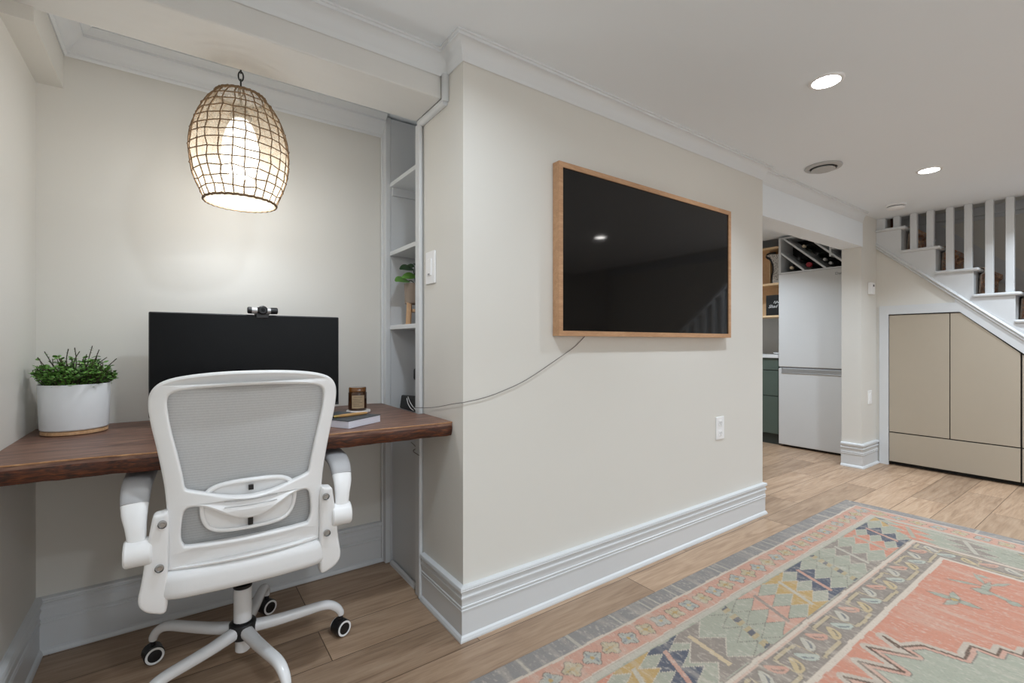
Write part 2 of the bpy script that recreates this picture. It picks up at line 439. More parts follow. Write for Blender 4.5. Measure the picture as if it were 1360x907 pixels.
l = bpy.data.lights.new('added_fill_light', 'AREA'); l.shape = 'RECTANGLE'; l.size = WX1-WX0; l.size_y = WZ1-WZ0; l.energy = 9; l.color = (.86, .955, 1.05)
lo = bpy.data.objects.new('added_fill_light', l); COL.objects.link(lo); lo.location = ((WX0+WX1)/2, -2.57, (WZ0+WZ1)/2); lo.rotation_euler = (R(90), 0, 0)  # area lamp added for flat fill from the rear wall
# bead that follows the beam end down to the shelf casing
b = B()
for p in ([(XR-.008, 1.575, 2.05), (XR-.008, 1.575, 1.95)], [(XR-.008, 1.572, 1.952), (XR-.008, 1.80, 1.952)]):
    sweep(b, p, .016, .014, 12, (1, 0, 0))
struct('trim_3', b, TRIM, 40)
# small shoe piece under the shelf panel
b = B(); trimrun(b, [(XR+.012, 2.15), (XR+.012, 1.87)], [(0, 0), (.016, 0), (.013, .012), (.006, .018), (0, .018)], -1)
struct('trim_4', b, TRIM)

# ------------------------------------------------------------------ recessed bookcase beside the desk
t = thing('recessed_bookcase', 'narrow white shelving built into the wall recess right of the desk', 'bookcase', (.95, 2.0, 0))
b = B(); box(b, .812, .834, 1.792, 1.835, 0, 1.955, .003); box(b, .806, .82, 1.778, 1.797, 0, 1.95, .005); obj('casing', b, TRIM, t)
b = B(); box(b, .808, .834, 2.165, 2.215, 0, 2.125, .003); box(b, .80, .815, 2.195, 2.213, 0, 2.045, .004); obj('casing', b, TRIM, t)
obj('side_panel', box(B(), .834, 1.098, 2.165, 2.213, 0, 2.12), CASE, t)
obj('side_panel', box(B(), .834, 1.098, 1.822, 1.835, 0, 2.12), CASE, t)
obj('back_panel', box(B(), 1.085, 1.098, 1.835, 2.165, .70, 2.12), CASE, t)
obj('lower_panel', box(B(), .842, .855, 1.836, 2.164, 0, .70), CASE, t)
for z in (1.79, 1.463, 1.112):
    obj('shelf', box(B(), .828, 1.085, 1.8355, 2.1645, z, z+.02, .002), TRIM, t)
obj('cleat', box(B(), .84, 1.08, 2.152, 2.1645, 1.752, 1.7895), CASE, t)

# ------------------------------------------------------------------ desk
def desk():
    t = thing('desk', 'dark walnut live-edge desk slab spanning the alcove', 'desk', (.2, 1.9, .71))
    front = [(-.384, 1.607), (-.34, 1.604), (-.18, 1.588), (-.05, 1.572), (.1, 1.562), (.25, 1.556), (.40, 1.552), (.55, 1.546), (.68, 1.540), (.78, 1.536), (.8245, 1.534)]
    fr = [tuple(p) for p in smooth_path([(x, y+.004*math.sin(x*23), 0) for x, y in front], 6)]
    back = [(.8245, 1.775), (.80, 1.775), (.80, 2.192), (.76, 2.21), (-.384, 2.21)]
    b = B(); prism(b, [(p[0], p[1]) for p in fr]+back, .746, .76, 'z'); obj('top', b, WALNUT, t)
    # rough waney edge: swept band below the front
    b = B(); rows = []
    for i, p in enumerate(fr):
        w = .004*math.sin(p[0]*37)+.003*math.sin(p[0]*91+1)
        rows.append([b.verts.new(q) for q in ((p[0], p[1]+.0005, .7465), (p[0], p[1]-.0015+w*.3, .738), (p[0], p[1]+.001+w*.7, .722), (p[0], p[1]+.008+w, .709), (p[0], p[1]+.06, .708), (p[0], p[1]+.06, .7465))])
    for a, c in zip(rows, rows[1:]):
        for j in range(6): b.faces.new((a[j], a[(j+1) % 6], c[(j+1) % 6], c[j]))
    b.faces.new(rows[0]); b.faces.new(rows[-1][::-1])
    obj('live_edge', b, BARK, t, smooth=50)
    obj('edge_highlight', sweep(B(), [(p[0], p[1]+.0005, .7575) for p in fr], .0024, n=8), EDGEHL, t, smooth=60)  # pale strip paints the highlight along the front top edge
    b = B(); prism(b, [(p[0], p[1]+.055) for p in fr]+back, .708, .747, 'z'); obj('underside', b, WALNUT, t)
    obj('wall_cleat', box(B(), -.38, .79, 2.17, 2.213, .665, .707, .003), TRIM, t)
desk()

# ------------------------------------------------------------------ monitor and webcam
t = thing('computer_monitor', 'large black computer monitor on the desk behind the chair', 'monitor', (.235, 2.05, .76))
b = B(); box(b, -.077, .547, 2.0, 2.022, .795, 1.155, .004); box(b, .03, .44, 2.02, 2.05, .86, 1.09, .015); obj('housing', b, BPLAS, t)
obj('screen', box(B(), -.073, .543, 1.9985, 2.001, .806, 1.151), SCREEN, t)
obj('bezel', box(B(), -.076, .546, 1.9975, 2.001, .7955, .806, .001), BPLAS, t)
b = B(); box(b, .20, .27, 2.045, 2.075, .768, 1.0, .008); obj('stand', b, BPLAS, t)
b = B(); box(b, .11, .36, 1.97, 2.16, .7605, .769, .004); obj('foot', b, BPLAS, t)
t = thing('webcam', 'black and silver webcam clipped on top of the monitor', 'webcam', (.262, 2.0, 1.155))
b = B(); cyl(b, (.214, 1.992, 1.171), .0125, .102, 'x', 24, .003); obj('body', b, BPLAS, t, smooth=40)
for x in (.237, .282): obj('band', cyl(B(), (x-.009, 1.992, 1.171), .0128, .018, 'x', 24), SILV, t, smooth=40)
b = B(); cyl(b, (.264, 1.976, 1.172), .0165, .03, 'y', 28, .004); obj('lens_barrel', b, BPLAS, t, smooth=40)
b = B(); cyl(b, (.264, 1.975, 1.172), .007, .003, 'y', 20); obj('lens', b, SCREEN, t, smooth=40)
b = B(); box(b, .24, .288, 1.988, 2.03, 1.1555, 1.164, .002); box(b, .243, .285, 1.988, 1.996, 1.142, 1.158, .002); obj('clip', b, BPLAS, t)

# ------------------------------------------------------------------ planter on the desk
def planter():
    cx, cy = -.2675, 2.062
    t = thing('potted_herb', 'bushy small-leaved green plant in a white round pot at the left end of the desk', 'potted plant', (cx, cy, .76))
    b = B(); lathe(b, [(.076, .7605), (.082, .763), (.082, .771), (.076, .774)], (cx, cy, 0), 48, True, True); obj('saucer', b, BAMB, t, smooth=40)
    b = B(); lathe(b, [(.0, .7745), (.080, .7745), (.0835, .778), (.0885, .916), (.087, .9185), (.0845, .916), (.083, .895), (0, .895)], (cx, cy, 0), 64); obj('pot', b, CERAM, t, smooth=40)
    b = B(); lathe(b, [(.0, .907), (.05, .909), (.083, .906), (.083, .897)], (cx, cy, 0), 40); obj('soil', b, SOIL, t, smooth=60)
    r = random.Random(3); bl = B(); bs = B()
    def leaf(p, d, s):
        d = d.normalized(); side = d.cross(Vector((r.uniform(-.3, .3), r.uniform(-.3, .3), 1))).normalized(); up = side.cross(d)
        q = [p, p+d*s*.45+side*s*.36-up*s*.06, p+d*s*.8+side*s*.25-up*s*.1, p+d*s-up*s*.15, p+d*s*.8-side*s*.25-up*s*.1, p+d*s*.45-side*s*.36-up*s*.06, p+d*s*.5+up*s*.05]
        v = [bl.verts.new(x) for x in q]
        for i, j in ((0, 1), (1, 2), (2, 3), (3, 4), (4, 5), (5, 0)): bl.faces.new((v[i], v[j], v[6]))
    def sprig(base, tip, nl, s, thin=.0011):
        mid = (base+tip)/2+Vector((r.uniform(-.01, .01), r.uniform(-.01, .01), .008))
        path = smooth_path([base, mid, tip], 5); sweep(bs, path, [thin]*len(path), n=5)
        for i in range(nl):
            f = (i+.8)/nl; p = path[min(int(f*(len(path)-1)), len(path)-1)]
            for sgn in (0, math.pi):
                a = r.uniform(0, 2*math.pi)+sgn
                leaf(p, Vector((math.cos(a), math.sin(a), r.uniform(-.35, 1.1))), s*r.uniform(.7, 1.2))
    for i in range(260):
        a = r.uniform(0, 2*math.pi); q = .082*math.sqrt(r.random())
        base = Vector((cx+q*.9*math.cos(a), cy+q*.9*math.sin(a), .905))
        k = q/.082; h = r.uniform(.035, .098)*(1-.3*k)*(.8+.35*math.sin(a*3+q*60))+.012
        tip = base+Vector((math.cos(a)*(.004+.026*k)+r.uniform(-.012, .012), math.sin(a)*(.004+.026*k)+r.uniform(-.012, .012), h))
        tip.x = max(tip.x, XL+.018); sprig(base, tip, r.randint(5, 7), .0155)
    # wiry shoots that stand out of the bush
    for dx, dz, ln in ((-.07, .10, 8), (.045, .118, 8), (.012, .10, 7), (-.085, .082, 7), (-.035, .085, 7), (-.012, .108, 9), (.0, .112, 9), (.028, .09, 7), (.06, .105, 8), (.082, .08, 6), (.105, .075, 6), (-.06, .07, 6)):
        base = Vector((cx+dx*.45, cy+r.uniform(-.03, .0), .93)); tip = Vector((max(cx+dx, XL+.015), cy-.02+r.uniform(-.02, .02), .922+dz))
        sprig(base, tip, ln, .0055, .0013)
    obj('stems', bs, STEM, t); obj('foliage', bl, LEAF, t)
planter()

# ------------------------------------------------------------------ candle, coaster, book, pen
ccx, ccy = .612, 1.962
b = B(); lathe(b, [(0, .7605), (.048, .7605), (.05, .763), (.05, .768), (.048, .7705), (0, .7705)], (ccx+.004, ccy, 0), 10)
tag(obj('coaster', b, MARB), 'pale stone coaster under the amber candle', 'coaster')
t = thing('candle_jar', 'amber glass candle jar with a kraft label on a pale coaster', 'candle', (ccx, ccy, .771))
b = B(); lathe(b, [(0, .771), (.034, .771), (.037, .775), (.037, .842), (.0345, .847), (0, .847)], (ccx, ccy, 0), 40); obj('jar', b, AMBER, t, smooth=40)
b = B(); lathe(b, [(0, .8475), (.0335, .8475), (.035, .849), (.035, .862), (.033, .866), (0, .866)], (ccx, ccy, 0), 40); obj('lid', b, AMBERL, t, smooth=40)
va = math.atan2(-ccy, -ccx)
def wrap(bm, a0, a1, z0, z1, r, n=10):
    for i in range(n):
        q = []
        for a, z in ((i, z0), (i+1, z0), (i+1, z1), (i, z1)):
            w = va+a0+(a1-a0)*a/n; q.append(bm.verts.new((ccx+r*math.cos(w), ccy+r*math.sin(w), z)))
        bm.faces.new(q)
    return bm
lb = obj('label', wrap(B(), -.62, .78, .781, .834, .0374), LABEL, t)
b = B()
for z, w0, w1 in ((.826, -.4, .5), (.818, -.5, .45), (.811, -.45, .3), (.804, -.5, .5), (.797, -.5, .2), (.790, -.45, .55)): wrap(b, w0, w1, z, z+.0016, .0376, 6)
obj('lettering', b, INK, lb)

bk = thing('notebook', 'white-edged dark notebook lying on the desk right of the chair', 'book', (.47, 1.6, .7605), rz=R(30))
b = B(); box(b, .001, .159, .001, .20, 0, .024, .001); obj('pages', b, PAPER, bk, local=True)
b = B(); box(b, .0, .16, 0, .203, .0242, .0265, .0008); obj('cover', b, NAVY, bk, local=True)
p0, p1 = Vector((.435, 1.685, .7925)), Vector((.568, 1.712, .7925)); d = p1-p0
t = thing('pen', 'tan wooden pen with a brass and black tip lying across the notebook', 'pen', p0)
obj('barrel', sweep(B(), [p0+d*.18, p0+d*.3, p0+d*.8, p1], [.0048, .0056, .0056, .004], n=12), TAN, t, smooth=40)
obj('ferrule', sweep(B(), [p0+d*.06, p0+d*.1, p0+d*.19], [.0042, .0052, .005], n=12), GOLD, t, smooth=40)
obj('tip', sweep(B(), [p0-d*.04, p0+d*.06], [.0025, .0042], n=12), BPLAS, t, smooth=40)

# ------------------------------------------------------------------ things in the recess
def shelf_plant():
    cx, cy, z0 = .908, 2.045, 1.1325
    t = thing('shelf_plant', 'broad-leaved plant in a taupe pot on a wooden stand in the recess shelf', 'potted plant', (cx, cy, z0))
    st = thing('plant_stand', 'small light wooden four-legged plant stand on the recess shelf', 'plant stand', (cx, cy, z0))
    for k in range(4):
        a = R(200+90*k); x, y = cx+.046*math.cos(a), cy+.046*math.sin(a)
        b = B(); sweep(b, [(x, y, z0+.0005), (x-.006*math.cos(a), y-.006*math.sin(a), z0+.10)], [.014, .013], [.016, .016], 4, (math.cos(a), math.sin(a), 0)); obj('leg', b, BAMB, st)
    b = B(); cyl(b, (cx, cy, z0+.06), .036, .012, n=28); obj('platform', b, BAMB, st)
    OFF[t.name] = Vector((cx, cy, z0))
    b = B(); lathe(b, [(0, z0+.0965), (.046, z0+.0965), (.050, z0+.10), (.053, z0+.190), (.049, z0+.19), (.048, z0+.175), (0, z0+.175)], (cx, cy, 0), 40); obj('pot', b, TAUPOT, t, smooth=40)
    b = B(); lathe(b, [(0, z0+.180), (.048, z0+.179), (.048, z0+.176)], (cx, cy, 0), 24); obj('soil', b, SOIL, t)
    for (tx, ty, tz, ln, wd, ang) in ((-.065, .03, .215, .074, .029, 205), (-.03, -.005, .27, .064, .025, 195), (.0, .03, .285, .045, .016, 120), (.03, -.01, .26, .06, .026, 20), (-.005, -.02, .235, .055, .022, 170), (.02, .03, .30, .05, .017, 60)):
        b = B(); base = Vector((cx, cy, z0+.178)); tip = Vector((cx+tx*.45, cy+ty*.45, z0+tz-.01))
        path = smooth_path([base, (base+tip)/2+Vector((0, 0, .012)), tip], 4); sweep(b, path, .0022, n=6); s_ = obj('stem', b, LEAFD, t, smooth=60)
        b = B(); a = R(ang); dv = Vector((math.cos(a), math.sin(a), -.12)).normalized(); sd = dv.cross(Vector((-.5, -.8, .75))).normalized(); up = sd.cross(dv)
        c0 = [b.verts.new(tip+dv*ln*f*1.25+up*.004*math.sin(f*3.1)) for f in np.linspace(0, 1, 9)]
        ws = [0, .55, .85, 1, 1, .9, .7, .4, 0]
        l0 = [b.verts.new(v.co+sd*wd*w+up*.004*w) for v, w in zip(c0, ws)]; r0 = [b.verts.new(v.co-sd*wd*w+up*.004*w) for v, w in zip(c0, ws)]
        for i in range(8):
            for l in (l0, r0):
                b.faces.new((c0[i], c0[i+1], l[i+1], l[i]))
        bmesh.ops.remove_doubles(b, verts=b.verts, dist=1e-6)
        bmesh.ops.solidify(b, geom=list(b.faces), thickness=.0012)
        obj('leaf', b, LEAFD if tz > .24 else LEAF, t, smooth=60)
shelf_plant()
t = thing('black_pouch', 'black case with a curved white stripe at desk level inside the wall recess', 'case', (.90, 1.99, .76))
b = B(); M = Matrix.Translation((.905, 2.01, .735)) @ Matrix.Rotation(R(8), 4, 'Y')
box(b, -.045, .075, -.09, .115, 0, .062, .006); xform(b, M); obj('shell', b, BLKB, t)
b = B()
for q in ([(-.047, -.075, .012), (-.0475, -.04, .022), (-.047, 0.0, .04), (-.046, .03, .06)], [(-.047, -.05, .006), (-.0475, -.015, .014), (-.047, .02, .032), (-.046, .04, .052)]):
    sweep(b, smooth_path(q, 5), .0016, n=6)
xform(b, M); obj('stripe', b, WHITE, t)
t = thing('power_adapter', 'small black adapter on the panel in the recess above the desk', 'adapter', (.965, 2.15, .86))
b = B(); box(b, .945, .995, 2.128, 2.1645, .865, .925, .012); obj('body', b, BPLAS, t)
b = B(); sweep(b, smooth_path([(.975, 2.145, .866), (.985, 2.14, .83), (1.0, 2.13, .80)], 4), .003, n=6); obj('lead', b, BPLAS, t)

# ------------------------------------------------------------------ switches and sockets
t = thing('light_switch', 'white slide dimmer switch on the wall beside the recess', 'switch', (XR, 1.707, 1.28))
obj('plate', box(B(), XR-.008, XR, 1.667, 1.747, 1.283, 1.412, .003), WPLAS, t)
obj('rocker', box(B(), XR-.0125, XR-.006, 1.69, 1.724, 1.315, 1.382, .002), WPLAS, t)
obj('slider', box(B(), XR-.014, XR-.010, 1.70, 1.716, 1.318, 1.324, .001), GASK, t)
def outlet(name, label, org, w, hgt, face):
    """face 'y': on a wall facing -Y"""
    x, y, z = org
    t = thing(name, label, 'outlet', (x, y, z))
    obj('plate', box(B(), x-w/2, x+w/2, y-.006, y, z, z+hgt, .002), WPLAS, t)
    for k in (.27, .73):
        zz = z+hgt*k
        p = obj('socket', box(B(), x-.017, x+.017, y-.0085, y-.004, zz-.017, zz+.017, .004), WPLAS, t)
        b = B(); box(b, x-.008, x-.0055, y-.009, y-.0083, zz-.004, zz+.007); box(b, x+.0055, x+.008, y-.009, y-.0083, zz-.004, zz+.007); box(b, x-.002, x+.002, y-.009, y-.0083, zz-.011, zz-.007)
        obj('slots', b, GASK, p)
outlet('wall_outlet', 'white double outlet low on the television wall', (2.455, YT, .515), .078, .124, 'y')
t = thing('outlet_cover', 'narrow white plate low on the column beside the cabinets', 'outlet', (4.83, 1.497, .52))
obj('plate', box(B(), 4.795, 4.87, 1.491, 1.497, .525, .64, .002), WPLAS, t); obj('insert', box(B(), 4.815, 4.85, 1.488, 1.492, .548, .617, .001), WPLAS, t)
t = thing('wall_mount_thermostat', 'small white thermostat on the column', 'thermostat', (4.84, 1.497, 1.46))
obj('body', box(B(), 4.795, 4.872, 1.468, 1.497, 1.462, 1.562, .004), WPLAS, t)
obj('display', box(B(), 4.825, 4.85, 1.4665, 1.469, 1.527, 1.545, .001), BPLAS, t)

# ------------------------------------------------------------------ television
t = thing('television', 'large wall-mounted television in a light wood frame', 'television', (1.87, YT, 1.077))
x0, x1, z0, z1, fw, yf = 1.240, 2.502, 1.077, 1.776, .021, 1.414
b = B(); box(b, x0+fw*.6, x1-fw*.6, yf+.008, 1.448, z0+fw*.6, z1-fw*.6); obj('panel', b, BPLAS, t)
obj('screen', box(B(), x0+fw, x1-fw, yf+.0055, yf+.0085, z0+fw, z1-fw), TVSCR, t)
for (a0, a1, c0, c1) in ((x0, x1, z1-fw, z1), (x0, x1, z0, z0+fw)):
    obj('frame_rail', prism(B(), [(a0, c0 if c0 == z0 else c1), (a1, c0 if c0 == z0 else c1), (a1-fw, c1 if c0 == z0 else c0), (a0+fw, c1 if c0 == z0 else c0)], yf, 1.452, 'y'), OAKF, t)
for (a, s) in ((x0, 1), (x1, -1)):
    o = obj('frame_stile', prism(B(), [(a, z0), (a+s*fw, z0+fw), (a+s*fw, z1-fw), (a, z1)], yf, 1.452, 'y'), OAKF, t)
b = B(); sweep(b, smooth_path([(1.418, 1.450, 1.078), (1.36, 1.449, 1.035), (1.29, 1.4485, .998), (1.107, 1.4485, .908), (.98, 1.4485, .866), (.90, 1.4485, .848), (.835, 1.4485, .840), (.818, 1.4475, .838)], 6)
    + smooth_path([(.8155, 1.452, .838), (.8155, 1.52, .826), (.8155, 1.62, .806), (.8155, 1.70, .793), (.80, 1.79, .784), (.803, 1.83, .780), (.86, 1.88, .775)], 5), .0014, n=6)
tag(obj('television_cable', b, CABLE), 'thin grey cable sagging from the television to the recess', 'cable')
b = B(); sweep(b, smooth_path([(.8395, 1.94, .612), (.832, 1.87, .602), (.8035, 1.835, .598), (.8030, 1.79, .592), (.8035, 1.7755, .592)], 5), .0017, n=6)
tag(obj('loose_cord', b, CABLE), 'short dark cord below the desk crossing the recess casing', 'cable')

# ------------------------------------------------------------------ pendant lamp
def pendant():
    cx, cy, zb = .181, 1.868, 1.532
    t = thing('pendant_lamp', 'woven rattan pendant lamp glowing above the desk', 'pendant lamp', (cx, cy, zb))
    prof = [(0, .108), (.03, .120), (.085, .141), (.15, .1505), (.205, .1485), (.26, .136), (.31, .116), (.345, .094), (.364, .077)]
    zs = np.array([p[0] for p in prof]); rs = np.array([p[1] for p in prof])
    def rad(z): return float(np.interp(z, zs, rs))
    sp = smooth_path([(r_, 0, z) for z, r_ in prof], 6); zz = [p.z for p in sp]; rr = [p.x for p in sp]
    def rad(z): return float(np.interp(z, zz, rr))
    r = random.Random(11); b = B(); nm = 24
    jit = {}
    def J(i, j):
        k = (i % nm, j)
        if k not in jit: jit[k] = (r.uniform(-.035, .035), r.uniform(-.0035, .0035))
        return jit[k]
    nh = 13
    for i in range(nm):
        pts = []
        for j in range(nh+1):
            da, dz = J(i, j); z = .364*j/nh; a = 2*math.pi*i/nm+da*(.3 if j in (0, nh) else 1)
            q = rad(z)+r.uniform(-.0015, .0015); pts.append((cx+q*math.cos(a), cy+q*math.sin(a), zb+z))
        sweep(b, pts, .0021, n=5)
    for j in range(1, nh):
        pts = []
        for i in range(nm):
            da, dz = J(i, j); z = .364*j/nh+dz; a = 2*math.pi*i/nm+da; q = rad(z)+.0022*(-1)**(i+j)
            pts.append((cx+q*math.cos(a), cy+q*math.sin(a), zb+z))
        sweep(b, pts, .0020, n=5, closed=True)
    obj('woven_shade', b, RATT, t, smooth=70)
    for z, q, w in ((0, .109, .0042), (.364, .076, .0045)):
        b = B(); n = 90; pts = [(cx+(q+.0012*(i % 2))*math.cos(2*math.pi*i/n), cy+(q+.0012*(i % 2))*math.sin(2*math.pi*i/n), zb+z+.001*(i % 3)) for i in range(n)]
        sweep(b, pts, w, n=7, closed=True); obj('rim', b, RATT, t, smooth=70)
    b = B(); lathe(b, [(rad(z)-.005, zb+z) for z in np.linspace(.004, .360, 26)], (cx, cy, 0), 48); obj('liner', b, LINER, t, smooth=60)
    # hanging hardware
    b = B(); lathe(b, [(0, zb+.285), (.03, zb+.287), (.034, zb+.30), (.022, zb+.322), (.018, zb+.335), (0, zb+.338)], (cx, cy, 0), 24); obj('socket', b, DMET, t, smooth=40)
    b = B(); sweep(b, [(cx, cy, zb+.335), (cx, cy, zb+.372)], .004, n=8)
    for k in range(3):
        a = 2*math.pi*k/3+.4; sweep(b, [(cx, cy, zb+.335), (cx+.074*math.cos(a), cy+.074*math.sin(a), zb+.362)], .0018, n=6)
    obj('spider', b, DMET, t, smooth=60)
    b = B(); z = zb+.371
    k = 0
    while z < CZ-.03:
        ex = Vector((1, 0, 0)) if k % 2 == 0 else Vector((.15, 1, 0)).normalized(); pts = []
        for i in range(16):
            w = 2*math.pi*i/16; pts.append(Vector((cx, cy, z+.014))+ex*.0075*math.cos(w)+Vector((0, 0, .0165))*math.sin(w))
        sweep(b, pts, .0024, n=6, ref=(.3, .9, .1), closed=True); z += .027; k += 1
    obj('chain', b, DMET, t, smooth=60)
    b = B(); lathe(b, [(0, CZ-.03), (.03, CZ-.03), (.05, CZ-.012), (.05, CZ-.001), (0, CZ-.001)], (cx, cy, 0), 28); obj('canopy', b, DMET, t, smooth=40)
    b = B(); lathe(b, [(0, zb+.088), (.03, zb+.091), (.050, zb+.106), (.058, zb+.135), (.059, zb+.17), (.054, zb+.21), (.044, zb+.25), (.031, zb+.278), (.022, zb+.287)], (cx, cy, 0), 32); obj('bulb', b, BULB, t, smooth=60)
    l = bpy.data.lights.new('bulb_light', 'POINT'); l.energy = 7.6; l.color = (.92, .98, 1.05); l.shadow_soft_size = .05
    lo = bpy.data.objects.new('bulb_light', l); COL.objects.link(lo); lo.parent = t; lo.location = (0, 0, .055)
pendant()

# ------------------------------------------------------------------ ceiling lights, vent, detector
def downlight(x, y, label, e=7., sp=128):
    t = thing('downlight', label, 'ceiling light', (x, y, CZ), 'recessed ceiling lights')
    b = B(); lathe(b, [(.0505, CZ-.001), (.0505, CZ-.006), (.056, CZ-.0075), (.064, CZ-.004), (.0655, CZ)], (x, y, 0), 40); obj('ring', b, WPLAS, t, smooth=50)
    b = B(); lathe(b, [(0, CZ-.0065), (.0505, CZ-.0055), (.0505, CZ-.002)], (x, y, 0), 40); obj('lens', b, LENS, t, smooth=50)
    l = bpy.data.lights.new('downlight_lamp', 'AREA'); l.shape = 'DISK'; l.size = .10; l.energy = e; l.color = (.84, .955, 1.07); l.spread = R(sp)
    lo = bpy.data.objects.new('downlight_lamp', l); COL.objects.link(lo); lo.parent = t; lo.location = (0, 0, -.012)
    return t
downlight(2.18, .824, 'round recessed ceiling light nearest the television')
downlight(3.828, .875, 'round recessed ceiling light near the stair railing', 13)
downlight(.53, .80, 'recessed ceiling light in front of the desk alcove', 9, 160)
downlight(3.53, -.55, 'recessed ceiling light across the rug reflected in the television', 13)
downlight(1.9, -.60, 'added unseen ceiling light in the middle of the room behind the rug')  # out of view, added to light the middle of the room
downlight(.35, -.65, 'added unseen ceiling light behind the camera near the left wall', 20)  # added front light for the chair, out of view
downlight(1.0, -1.9, 'added unseen ceiling light near the rear wall')  # unseen lamp added to light the back of the room
downlight(3.0, -1.9, 'added unseen ceiling light near the rear wall towards the stairs', 13)  # another lamp added out of view as room light
downlight(4.6, .35, 'added unseen ceiling light beside the foot of the stair railing', 9)  # unseen fill lamp added to brighten the stair face and cabinets
downlight(4.25, 2.45, 'recessed ceiling light in the kitchenette', 13)

t = thing('air_vent', 'round white air vent on the ceiling between the lights', 'vent', (3.228, 1.236, CZ))
b = B(); lathe(b, [(.098, CZ), (.1, CZ-.004), (.096, CZ-.010), (.074, CZ-.013), (.07, CZ-.006)], (3.228, 1.236, 0), 44); obj('flange', b, VENTM, t, smooth=40)
b = B(); lathe(b, [(0, CZ-.003), (.072, CZ-.003)], (3.228, 1.236, 0), 40); obj('opening', b, DARK, t)
b = B(); lathe(b, [(0, CZ-.026), (.055, CZ-.025), (.064, CZ-.020), (.060, CZ-.014), (0, CZ-.013)], (3.228, 1.236, 0), 44); obj('disc', b, VENTM, t, smooth=40)
t = thing('smoke_detector', 'white round smoke detector on the ceiling by the stairs', 'smoke detector', (4.585, 1.248, CZ))
b = B(); lathe(b, [(.064, CZ), (.065, CZ-.010), (.058, CZ-.014), (0, CZ-.014)], (4.585, 1.248, 0), 40); obj('base', b, WPLAS, t, smooth=40)
b = B(); lathe(b, [(.053, CZ-.0145), (.053, CZ-.02)], (4.585, 1.248, 0), 40); obj('grille', b, DARK, t, smooth=40)
b = B(); lathe(b, [(.058, CZ-.02), (.056, CZ-.030), (.045, CZ-.036), (0, CZ-.037)], (4.585, 1.248, 0), 40); obj('cover', b, WPLAS, t, smooth=40)

